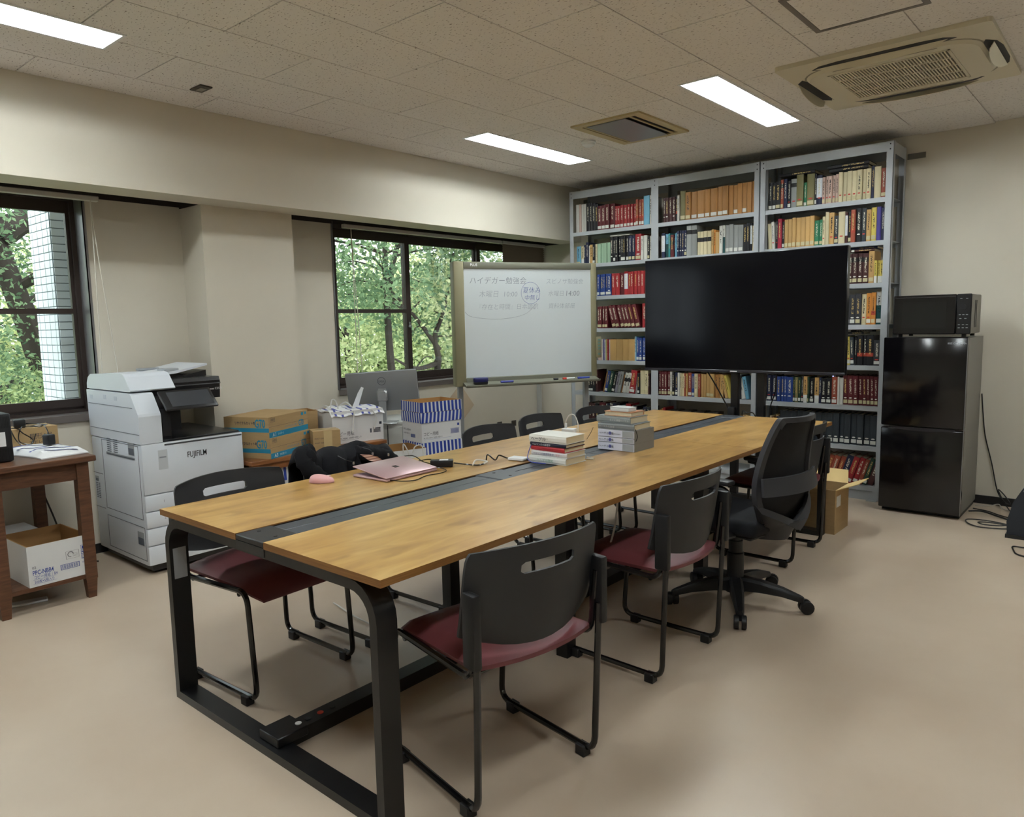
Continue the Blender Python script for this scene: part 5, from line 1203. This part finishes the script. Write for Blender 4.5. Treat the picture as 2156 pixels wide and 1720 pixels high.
for x, c, lb, capc in ((.36, (60, 66, 160), 'blue marker pen lying left on the whiteboard tray', (60, 66, 160)), (.92, (222, 222, 220), 'white marker pen with red cap on the whiteboard tray', (214, 62, 48)), (1.06, (60, 80, 170), 'blue marker pen at the right end of the whiteboard tray', (50, 60, 150)), (.80, (34, 34, 40), 'small black marker cap on the whiteboard tray', (34, 34, 40))):
    L_ = .055 if x != .80 else .02
    p = thing('marker_pen', lb, 'pen', wb.location + Vector((x*math.cos(R(62.8))+.045*math.sin(R(62.8)), x*math.sin(R(62.8))-.045*math.cos(R(62.8)), tz+.006)), R(62.8), 'pens on the whiteboard tray')
    MB().tube([(-L_+.03 if L_ > .03 else -L_, 0, 0), (L_, 0, 0)], .008, 10).build('barrel', mat('pen_%d_%d' % (c[0], c[2]), c, .4), p)
    MB().tube([(-L_, 0, 0), (-L_+.032, 0, 0)] if L_ > .03 else [(-L_, 0, 0), (0, 0, 0)], .0088, 10).build('cap', mat('cap_%d_%d' % (capc[0], capc[2]), capc, .4), p)
cdct = tag(MB().box(-.02, .02, -.015, .015, 0, 2.15).build('cable_duct', mat('grey_duct', (176, 176, 172), .5)), 'pale vertical cable duct in the room corner behind the whiteboard', 'duct'); cdct.location = (-4.875, 6.12, 0)

# ================================================================ TELEVISION ON A STAND
tv = thing('television', 'large black flat television on a floor stand at the table end', 'television', (-2.232, 5.09, 0))
TVB = mat('tv_bezel', (14, 14, 18), .25, .5); TVS = mat('tv_screen', (7, 7, 12), .14, .22)
MB().rbox(-.742, .742, -.03, .02, .985, 1.822, .004, 1).build('housing', TVB, tv)
MB().box(-.736, .736, -.0315, -.03, 1.008, 1.816).build('screen', TVS, tv)
bz = MB().rbox(-.742, .742, -.036, .0, .985, 1.004, .003, 1).build('bezel', mat('tv_lower_bezel', (44, 44, 52), .3, .5, .3), tv)
MB().box(-.04, .012, -.0368, -.036, .991, .998).build('logo', WHITEPAPER, bz); MB().box(.66, .69, -.034, -.03, .976, .985).build('sensor', BLACK, bz)
MB().box(.668, .676, -.0346, -.034, .978, .982).build('power_light', mat('led_blue', (120, 130, 230), .3, emit=(150, 160, 255), estr=3), bz)
MB().rbox(-.4, .4, .02, .05, 1.15, 1.65, .01, 1).build('back_cover', BLACK, tv)
for x in (-.045, .15): MB().box(x-.026, x+.026, .05, .09, .05, 1.45).build('stand_post', BLACKM, tv)
MB().box(-.3, .4, .05, .075, 1.3, 1.36).build('mount_bar', BLACKM, tv)
MB().box(-.30, .42, .045, .095, .05, .085).build('base_bar', BLACKM, tv)
for x in (-.29, .41):
    MB().rbox(x-.025, x+.025, -.26, .36, .055, .085, .005, 1).build('base_foot', BLACKM, tv)
    for y in (-.24, .34): MB().lathe([(.026, -.012), (.026, .012)], 12, (x, y, .026), axis='x').box(x-.015, x+.015, y-.015, y+.015, .026, .056).build('caster', BLACK, tv)
MB().tube(bez([(-.25, .03, .99), (-.17, .04, .86), (-.09, .045, .72), (-.06, .06, .66)], 6), .005, 6).build('power_cable', TUBEB, tv)
MB().tube(bez([(.26, .06, 1.0), (.25, .07, .85), (.22, .07, .75), (.20, .08, .6)], 6), .004, 6).build('signal_cable', TUBEB, tv)
MB().rbox(-.085, -.03, .02, .05, .64, .73, .01, 2).build('junction_box', BLACK, tv)

# ================================================================ FRIDGE, MICROWAVE, MONITOR SPEAKER
fg = thing('fridge', 'glossy black two door fridge beside the bookcase', 'fridge', (-1.139, 5.88, 0))
FB = mat('gloss_black_door', (14, 13, 16), .14, .55); FS = mat('grey_fridge_side', (142, 140, 134), .45, .5, .2, vary=.03, scale=3)
MB().box(-.247, .247, -.245, .30, .03, 1.212).build('cabinet', FS, fg)
MB().box(-.24, .24, -.24, .28, .0, .03).build('plinth', BLACK, fg)
du = MB().rbox(-.252, .252, -.303, -.25, .612, 1.219, .008, 2).build('door', FB, fg); MB().rbox(-.252, .252, -.303, -.25, .028, .598, .008, 2).build('door', FB, fg)
hp = [(-.2+.4*i/12, -.018*math.sin(PI*i/12)) for i in range(13)]
q = MB()
for i in range(12):
    (xa, za), (xb_, zb) = hp[i], hp[i+1]; q.add([(xa, -.306, .600+za), (xb_, -.306, .600+zb), (xb_, -.306, .606), (xa, -.306, .606), (xa, -.29, .600+za), (xb_, -.29, .600+zb), (xb_, -.29, .606), (xa, -.29, .606)], [(0, 1, 2, 3), (0, 4, 5, 1), (3, 2, 6, 7)], 0, True)
q.build('grip', mat('fridge_grip', (60, 58, 60), .25, .5, .4), fg)
MB().box(.249, .2525, -.302, -.299, .03, 1.215).build('door_edge', mat('door_edge_silver', (150, 150, 150), .3, .5, .6), fg)
text('logo_lettering', 'IRIS OHYAMA', .018, SILV, du, (.135, -.303, 1.172), (1, 0, 0), (0, 0, 1))
mw = thing('microwave', 'black microwave oven on top of the fridge', 'microwave', (-1.115, 5.80, 1.219))
for x in (-.19, .19):
    for y in (-.15, .15): MB().lathe([(.014, 0), (.014, .022)], 10, (x, y, 0)).build('foot', BLACK, mw)
MB().rbox(-.228, .230, -.165, .175, .020, .278, .005, 1).build('case', mat('microwave_case', (120, 116, 108), .45, .5, .3), mw)
fd = MB().rbox(-.23, .145, -.19, -.163, .018, .28, .005, 1).build('door', FB, mw)
MB().box(-.175, .09, -.1908, -.19, .06, .235).build('window', mat('microwave_glass', (18, 20, 22), .08, .6), fd); MB().box(-.22, .14, -.193, -.19, .262, .268).build('handle', MATS['fridge_grip'], fd)
cp_ = MB().rbox(.147, .232, -.19, -.163, .018, .28, .005, 1).build('control_panel', mat('panel_black', (18, 18, 20), .3, .5), mw)
MB().lathe([(.016, -.196), (.016, -.19)], 16, (.188, 0, .195), axis='y').build('dial', BLACK, cp_)
q = MB()
for (x, z) in ((.172, .25), (.205, .25), (.168, .145), (.188, .145), (.208, .145), (.172, .12), (.2, .12), (.165, .08), (.188, .08), (.21, .08), (.165, .06), (.188, .06), (.21, .06)): q.box(x-.006, x+.006, -.1912, -.19, z-.002, z+.002)
q.build('button_marks', SILV, cp_)['kind'] = 'stuff'
MB().tube([(.231, -.05, .06), (.231, -.05, .24)], .002, 4).tube([(.231, .0, .06), (.231, .0, .24)], .002, 4).build('vent_slot', BLACK, mw)
sp = thing('floor_speaker', 'dark floor loudspeaker with slanted side at the right edge', 'speaker', (-.30, 5.46, 0))
MB().prism([(-.292, .022), (-.297, .10), (-.27, .22), (-.215, .33), (-.19, .345), (.25, .345), (.29, .3), (.3, .022)], 'y', -.14, .2).build('cabinet', mat('speaker_charcoal', (40, 44, 52), .6, .4, bump=.4, bscale=500), sp)
MB().prism([(-.30, 0), (.3, 0), (.3, .022), (-.30, .022)], 'y', -.15, .21).build('base', BLACK, sp)
for z in (.315, .295): MB().box(-.22, -.17, -.1415, -.14, z, z+.008).build('badge', SILV, sp)
CORDB = mat('black_cord', (18, 17, 18), .45)
def cord(label, pts, r=.004, n=8, m_=CORDB): return tag(MB().tube(bez(pts, n), r, 6).build('extension_cord', m_), label, 'cord')
cord('black power cord hanging down the wall beside the fridge', [(-.884, 6.19, .80), (-.87, 6.185, .66), (-.85, 6.185, .5), (-.80, 6.18, .3), (-.755, 6.16, .11), (-.70, 6.1, .05), (-.66, 6.02, .06), (-.70, 6.05, .11), (-.745, 6.12, .13), (-.72, 6.14, .06), (-.62, 5.9, .01), (-.5, 5.78, .006)])
cord('outermost black cord looped on the floor in front of the fridge side', [(-.58, 5.60, .008), (-.72, 5.655, .008), (-.845, 5.63, .008), (-.835, 5.53, .008), (-.76, 5.46, .008), (-.66, 5.48, .008), (-.61, 5.49, .012)])
cord('inner black cord looped on the floor in front of the fridge side', [(-.60, 5.555, .018), (-.70, 5.575, .018), (-.775, 5.545, .018), (-.74, 5.50, .018), (-.66, 5.51, .02), (-.61, 5.52, .03)])
cord('black cord running straight from the fridge to the loudspeaker', [(-.87, 5.97, .008), (-.78, 5.93, .01), (-.70, 5.86, .008), (-.60, 5.80, .008), (-.4, 5.76, .006)])
cord('thick black cord along the floor behind the loudspeaker', [(-.88, 5.86, .01), (-.80, 5.86, .02), (-.70, 5.81, .01), (-.6, 5.74, .008), (-.45, 5.72, .006)], .006)
cord('pale cord lying along the baseboard beside the fridge', [(-.87, 6.05, .012), (-.79, 6.05, .02), (-.73, 6.05, .04), (-.70, 6.03, .016), (-.6, 5.98, .01)], .003, 8, mat('pale_cord', (170, 166, 158), .5))
cord('black cord bending on the floor at the right edge', [(-.40, 5.14, .006), (-.48, 5.12, .006), (-.535, 5.11, .006), (-.52, 5.02, .006), (-.50, 4.96, .006), (-.45, 4.93, .006), (-.3, 4.9, .006)])
ct = thing('open_carton', 'open kraft carton with a raised flap by the far table leg', 'carton', (-1.60, 4.90, 0), 0)
MB().box(-.165, .165, -.135, .135, 0, .004).box(-.165, .165, -.135, -.131, .004, .285).box(-.165, .165, .131, .135, .004, .285).box(-.165, -.161, -.131, .131, .004, .285).box(.161, .165, -.131, .131, .004, .285).build('walls', KRAFT, ct)
CLIGHT = mat('carton_inside_light', (206, 178, 122), .8)
MB().add([(.165, -.13, .285), (.165, .13, .285), (.285, .13, .335), (.285, -.10, .335), (.165, -.13, .281), (.165, .13, .281), (.287, .13, .331), (.287, -.10, .331)], [(0, 1, 2, 3), (7, 6, 5, 4), (3, 2, 6, 7), (0, 3, 7, 4), (1, 5, 6, 2)]).build('flap', CLIGHT, ct)
MB().add([(-.16, .135, .285), (.16, .135, .285), (.14, .2, .36), (-.1, .2, .36), (-.16, .139, .283), (.16, .139, .283), (.14, .204, .358), (-.1, .204, .358)], [(0, 1, 2, 3), (7, 6, 5, 4), (3, 2, 6, 7), (0, 3, 7, 4), (1, 5, 6, 2)]).build('flap', CLIGHT, ct)
MB().box(.165, .166, -.11, -.03, .17, .24).build('address_label', WHITEPAPER, ct)
# ================================================================ ON THE TABLE
TZ = .7205
lp = thing('laptop', 'pink laptop left slightly open on the table', 'laptop', (-2.492, 2.102, TZ), R(2))
PK = mat('pink_metal', (196, 164, 168), .32, .5, .5); PKD = mat('pink_edge', (170, 136, 138), .3, .5, .6)
MB().rbox(-.110, .110, -.150, .150, .001, .011, .004, 2).build('base', PK, lp)
MB().box(-.09, .08, -.135, .135, .0112, .0118).build('keyboard', mat('pink_keys', (150, 122, 150), .5), lp)
Ml = Matrix.Translation((.108, 0, .0115)) @ Matrix.Rotation(R(8), 4, 'Y')
ld = MB().rbox(-.219, .0, -.150, .150, .0, .006, .0025, 2, M=Ml).build('lid', PK, lp)
q = MB()
for a in (0, 1):
    for b in (0, 1): q.box(-.122+.0135*a, -.11+.0135*a, -.013+.0135*b, -.001+.0135*b, .006, .0064, M=Ml)
q.build('logo', mat('logo_dark', (70, 58, 60), .25, .5, .6), ld)
ms = thing('computer_mouse', 'pink wireless mouse on the table beside the laptop', 'mouse', (-2.612, 1.80, TZ), R(40))
q = MB(); prof = []; nu, nv = 18, 7; vs = []
for j in range(nv+1):
    t_ = j/nv
    for i in range(nu):
        a = 2*PI*i/nu; k = math.cos(t_*PI/2)**.55; x, y = .054*math.cos(a)*k, .031*math.sin(a)*k
        vs.append((x, y, .003+.029*math.sin(t_*PI/2)*(1-.25*x/.054)))
fs = [(j*nu+i, j*nu+(i+1) % nu, (j+1)*nu+(i+1) % nu, (j+1)*nu+i) for j in range(nv) for i in range(nu)]+[tuple(range(nu))[::-1]]
q.add(vs, fs, 0, True); q.build('shell', mat('pink_plastic', (214, 160, 160), .35), ms)
MB().prism([(.052*math.cos(R(a)), .03*math.sin(R(a))) for a in range(0, 360, 20)], 'z', 0, .004).build('skid', mat('pink_dark', (170, 120, 122), .5), ms)
MB().rbox(.022, .038, -.004, .004, .024, .0305, .002, 1).build('wheel', mat('pink_wheel', (232, 200, 198), .4), ms)
ad = thing('laptop_adapter', 'black laptop power brick with cables on the table', 'adapter', (-2.44, 2.335, TZ), R(42))
MB().rbox(-.052, .052, -.023, .023, .001, .032, .004, 2).build('housing', BLACK, ad); MB().box(-.01, .03, -.018, .01, .0322, .0325).build('rating_label', WHITEPAPER, ad)
def lc(n, pts, r, m_=TUBEB):
    o = MB().tube(bez([Vector(p)-Vector((-2.44, 2.335, TZ)) for p in pts], 7), r, 6).build(n, m_, ad); o.rotation_euler = (0, 0, R(-42)); return o
lc('output_cable', [(-2.475, 2.30, .735), (-2.53, 2.30, .74), (-2.60, 2.30, .76), (-2.66, 2.26, .75), (-2.65, 2.22, .728), (-2.58, 2.275, .735), (-2.53, 2.33, .745), (-2.48, 2.35, .74), (-2.46, 2.345, .735)], .0022)
lc('output_cable', [(-2.42, 2.255, .7325), (-2.38, 2.28, .728), (-2.335, 2.26, .725), (-2.325, 2.21, .7235), (-2.335, 2.14, .7235), (-2.305, 2.05, .7235), (-2.335, 2.0, .7245), (-2.378, 1.975, .728)], .0022)
lc('mains_cable', [(-2.40, 2.372, .736), (-2.36, 2.41, .728), (-2.31, 2.44, .725), (-2.32, 2.50, .727), (-2.36, 2.56, .75), (-2.33, 2.58, .725), (-2.34, 2.62, .74), (-2.31, 2.65, .725), (-2.24, 2.67, .725), (-2.20, 2.67, .724)], .0034)
lc('cable_tie', [(-2.315, 2.41, .73), (-2.34, 2.46, .742), (-2.31, 2.50, .733), (-2.30, 2.47, .73)], .004, HANDLE)
# stacks of books lying flat; spine faces -y
def stack(cx, cy, specs, group, z0=TZ):
    z = z0
    for (w, d, h, c, lb, rz, dx, dy, page, deco) in specs:
        b = thing('book' if page else 'slipcased_book', lb, 'book', (cx+dx, cy+dy, z), R(rz), group)
        cm = mat('cover_%d_%d_%d' % c, c, .4, .4)
        if page:
            t = .0025
            MB().box(-w/2, w/2, -d/2, d/2, 0, t).box(-w/2, w/2, -d/2, d/2, h-t, h).prism([(-d/2, t), (-d/2-.003, h*.3), (-d/2-.003, h*.7), (-d/2, h-t), (-d/2+t, h-t), (-d/2+t, t)], 'x', -w/2, w/2).build('cover', cm, b)
            MB().box(-w/2+.003, w/2-.003, -d/2+t, d/2-.004, t, h-t).build('pages', PAGES, b)
            yl = -d/2-.003
        else:
            MB().box(-w/2, w/2, -d/2+.006, d/2, 0, h).build('slipcase', mat('slipcase_grey', (122, 120, 116), .6), b)
            MB().box(-w/2+.002, w/2-.002, -d/2, -d/2+.006, .0015, h-.0015).build('spine', cm, b); yl = -d/2
        for (s, sz, x, zz, mc) in deco:
            text('spine_lettering', s, sz, mat('ink_%d_%d_%d' % mc, mc, .5), b, (x, yl, zz), (1, 0, 0), (0, 0, 1), lift=.0008)
        if not page:
            MB().prism([(-.033+.009*math.cos(R(a)), h/2+.009*math.sin(R(a))) for a in range(0, 360, 30)], 'y', yl-.0008, yl).build('volume_mark', mat('violet_mark', (98, 100, 170), .5), b)
            q = MB(); strip(q, (0, yl, 0), (1, 0, 0), (0, 0, 1), w/2-.068, w/2-.004, .003, h-.003, .0005); q.build('spine_panel', mat('spine_silver', (158, 162, 166), .4), b)
        z += h+.0004
    return z
D_ = (50, 50, 60)
stack(-2.082, 2.745, [
    (.213, .158, .031, (208, 210, 206), 'white book with green lettering, lowest of the nearer table stack', 0, 0, 0, 1, [('ヘーゲル研究', .016, -.06, .008, (110, 160, 130))]),
    (.205, .15, .024, (206, 204, 204), 'white book with pink lettering, second from bottom of nearer stack', 1, .004, .002, 1, [('ベルリンの精神現象学', .012, -.09, .007, (90, 90, 130)), ('哲学', .012, .04, .007, (200, 130, 140))]),
    (.20, .15, .022, (176, 40, 48), 'red book in the middle of the nearer table stack', -2, -.002, .004, 1, [('ヘーゲルの現象学', .012, -.06, .006, (120, 24, 34))]),
    (.208, .148, .017, (34, 36, 54), 'thin navy book second from top of the nearer stack', 0, .0, .0, 1, [('ベルリンの大論理学', .012, -.09, .003, (216, 216, 220))]),
    (.212, .15, .034, (218, 216, 208), 'thick cream book on top of the nearer table stack', 1, -.002, 0, 1, [('ヘーゲル', .022, -.095, .008, D_), ('精神現象学', .009, -.04, .014, (140, 140, 140))])], 'books stacked flat on the table')
top2 = stack(-2.01, 3.23, [
    (.215, .195, .040, (210, 212, 226), 'pale slipcased volume, lowest of the taller table stack', 0, 0, 0, 0, [('ヘーゲル全集', .015, -.10, .013, D_)]),
    (.215, .195, .027, (210, 212, 226), 'thin pale slipcased volume in the taller table stack', 0, 0, 0, 0, [('ヘーゲル全集', .015, -.10, .007, D_)]),
    (.215, .195, .038, (210, 212, 226), 'pale slipcased volume, third from bottom of the taller stack', .4, 0, 0, 0, [('ヘーゲル全集', .015, -.10, .012, D_), ('精神現象学', .008, -.01, .014, (110, 110, 120))]),
    (.212, .165, .030, (124, 128, 130), 'grey cloth book above the slipcases on the taller stack', 1, -.003, -.008, 1, [('ヘーゲル大論理', .013, -.098, .009, (176, 178, 180))]),
    (.21, .155, .034, (132, 138, 138), 'larger grey cloth book below the cream one, taller stack', -4, -.02, .0, 1, [('哲学史講義ヘーゲル', .013, -.02, .011, (190, 194, 194))]),
    (.165, .115, .022, (198, 142, 104), 'cream paged orange paperback near the top of the taller stack', 178, -.01, .0, 1, []),
    ], 'books stacked flat on the table')
o = thing('white_case', 'small white plastic case on top of the taller book stack', 'case', (-2.015, 3.21, top2), R(-4)); MB().rbox(-.055, .06, -.035, .035, 0, .018, .004, 2).build('body', mat('frosted_white', (206, 208, 208), .35), o); MB().rbox(-.056, .061, -.036, .036, .0182, .022, .0015, 1).build('lid', MATS['frosted_white'], o)
ch = thing('usb_charger', 'white phone charger with looped white cable on the table', 'charger', (-2.56, 3.49, TZ), R(15))
MB().rbox(-.04, .04, -.025, .025, .001, .028, .005, 2).build('body', WHITE, ch)
MB().tube(bez([(-.02, 0, .028), (-.02, 0, .07), (.0, .005, .105), (.03, .01, .105), (.05, .012, .06), (.052, .01, .005)], 7), .0035, 6).build('cable', HANDLE, ch); MB().rbox(-.026, -.014, -.005, .005, .028, .058, .002, 1).build('plug', WHITE, ch)
st_ = thing('power_strip', 'white flat power socket lying beside the nearer book stack', 'power strip', (-2.245, 2.66, TZ), R(10)); MB().rbox(-.05, .035, -.03, .03, .001, .014, .003, 1).build('body', WHITE, st_)
tag(MB().tube(bez([(-2.18, 2.67, .80), (-2.195, 2.665, .76), (-2.19, 2.655, .735), (-2.15, 2.64, .7235), (-2.08, 2.65, .7232)], 6), .002, 6).build('bookmark_cord', mat('blue_cord', (70, 84, 180), .5)), 'thin blue cord hanging at the nearer book stack', 'cord')
tag(MB().tube(bez([(-1.955, 2.80, .745), (-1.94, 2.835, .735), (-1.965, 2.86, .7235), (-2.02, 2.86, .7235)], 6), .0028, 6).build('white_cable', HANDLE), 'short white cable curling out behind the nearer book stack', 'cable')
tag(MB().tube(bez([(-1.899, 3.14, .836), (-1.893, 3.15, .80), (-1.897, 3.14, .775)], 6), .0022, 5).build('ribbon_marker', CORDB), 'black ribbon hanging at the corner of the taller stack', 'ribbon')
tag(MB().tube(bez([(-2.30, 3.36, .79), (-2.31, 3.35, .76), (-2.33, 3.34, .7235)], 6), .0015, 5).build('thin_wire', CORDB), 'short black wire left of the taller book stack', 'wire')
tag(MB().tube(bez([(-2.0, 5.25, .03), (-2.04, 4.82, .5), (-2.05, 4.76, .735), (-2.0, 4.72, .745), (-1.96, 4.745, .735), (-1.95, 4.80, .6), (-1.95, 5.0, .02)], 6), .004, 6).build('table_cable', CORDB), 'black cable looping over the far table end', 'cable')
# cables under the table
tag(MB().tube(bez([(-1.62, 2.55, .70), (-1.63, 2.52, .5), (-1.66, 2.45, .36), (-1.70, 2.36, .30), (-1.74, 2.30, .28), (-1.78, 2.26, .32), (-1.86, 2.24, .30), (-1.9, 2.3, .1), (-1.95, 2.5, .012), (-2.3, 2.2, .008), (-2.6, 2.05, .008), (-3.0, 2.1, .008)], 7), .004, 6).build('under_table_cable', HANDLE), 'white cable hanging under the table to the floor', 'cable')
def stripemat2():
    m = mat('pink_striped_cloth', (206, 168, 152), .7); nt = m.node_tree; b = nt.nodes['Principled BSDF']
    tc = nt.nodes.new('ShaderNodeTexCoord'); w_ = nt.nodes.new('ShaderNodeTexWave'); w_.inputs['Scale'].default_value = 26; w_.bands_direction = 'Z'
    r = nt.nodes.new('ShaderNodeValToRGB'); r.color_ramp.elements[0].color = (*lin((150, 104, 96)), 1); r.color_ramp.elements[1].color = (*lin((218, 186, 170)), 1); r.color_ramp.elements[0].position = .25; r.color_ramp.elements[1].position = .4
    nt.links.new(tc.outputs['Object'], w_.inputs['Vector']); nt.links.new(w_.outputs['Color'], r.inputs[0]); nt.links.new(r.outputs[0], b.inputs['Base Color'])
    return m
# ================================================================ JACKET ON THE CHAIR
jk = thing('jacket', 'black jacket heaped over the chair back beside the laptop', 'jacket', (-2.885, 2.125, 0), R(2))
q = MB(); nu, nv = 44, 26; vs = []
for i in range(nu+1):
    for j in range(nv+1):
        u_, v_ = -1+2*i/nu, j/nv                              # u along the back, v from rear hem over the top to the front hem
        top = .815-.035*(u_+1)/2+.012*math.sin(5*u_+.6)+.006*math.sin(13*u_)
        if abs(u_) > .9: top -= .05*(abs(u_)-.9)*10
        a_ = PI*(v_-.25)/.5 if .25 <= v_ <= .75 else (0 if v_ < .25 else PI)
        x = -.07*math.cos(a_) ; z = top-.05+.05*math.sin(a_)
        if v_ < .25: z = top-.05-(.25-v_)*4*.24
        if v_ > .75: z = top-.05-(v_-.75)*4*.20; x += .045*(v_-.75)*4
        w_ = min(1, max(0, (v_-.25)*2.2))
        fold = .022*math.sin(7*u_+3*v_+1)+.014*math.sin(15*u_-7*v_)+.008*math.sin(31*u_+5*v_)
        x += fold*w_+.012*(1-w_)*math.sin(6*u_)
        z += .010*math.sin(11*u_+9*v_)*math.sin(a_)
        vs.append((x, .28*u_+.012*math.sin(14*v_+2*u_), z))
N = nv+1; fs = [(i*N+j, i*N+j+1, (i+1)*N+j+1, (i+1)*N+j) for i in range(nu) for j in range(nv)]
q.add(vs, fs, 0, True); JK = mat('black_cotton', (20, 20, 24), .85, .2, bump=.5, bscale=300)
jm = q.build('body', JK, jk); md = jm.modifiers.new('thickness', 'SOLIDIFY'); md.thickness = .008; md.offset = 1
def sleeve(pts, rx, rz_):
    p = bez(pts, 7); n = len(p); q = MB(); vs = []; sg = 12
    for i, c in enumerate(p):
        t = (p[min(i+1, n-1)]-p[max(i-1, 0)]).normalized(); nx = t.cross(Vector((1, 0, .2))).normalized(); nn = t.cross(nx)
        k = (1-.25*i/n)*(1+.10*math.sin(i*1.9))
        vs += [c+nx*(rx*k*math.cos(2*PI*m_/sg))+nn*(rz_*k*math.sin(2*PI*m_/sg)) for m_ in range(sg)]
    fs = [(i*sg+m_, i*sg+(m_+1) % sg, (i+1)*sg+(m_+1) % sg, (i+1)*sg+m_) for i in range(n-1) for m_ in range(sg)]+[tuple(range(sg))[::-1], tuple((n-1)*sg+m_ for m_ in range(sg))]
    return q.add(vs, fs, 0, True).build('sleeve', JK, jk)
sleeve([(.02, -.20, .80), (.06, -.28, .80), (.085, -.27, .75), (.10, -.20, .68), (.10, -.15, .58)], .045, .022)
sleeve([(.05, .02, .775), (.09, .10, .755), (.10, .19, .735), (.09, .26, .68)], .036, .02)
for p in ((.135, -.06, .745), (.13, .06, .77), (.128, .16, .75), (.125, .12, .715), (.125, .20, .72)): MB().lathe([(.004, -.006), (.005, .0), (.004, .007)], 8, p).build('cord_tip', mat('silver_tip', (190, 190, 190), .3, .5, .7), jk)
MB().tube(bez([(.10, -.12, .785), (.13, -.10, .765), (.135, -.06, .75)], 5), .003, 5).build('drawstring', BLACK, jk)
MB().tube(bez([(.09, .03, .80), (.12, .05, .79), (.13, .06, .775)], 5), .003, 5).build('drawstring', BLACK, jk)
q = MB(); P1 = [(.13, -.01, .777), (.145, .03, .772), (.15, .075, .755), (.145, .105, .735), (.15, .06, .732), (.145, .025, .745)]
q.add(P1+[(x-.008, y, z) for x, y, z in P1], [(0, 1, 2, 3, 4, 5), (11, 10, 9, 8, 7, 6)]+[(i, (i+1) % 6, 6+(i+1) % 6, 6+i) for i in range(6)]); q.build('striped_pouch', stripemat2(), jk)
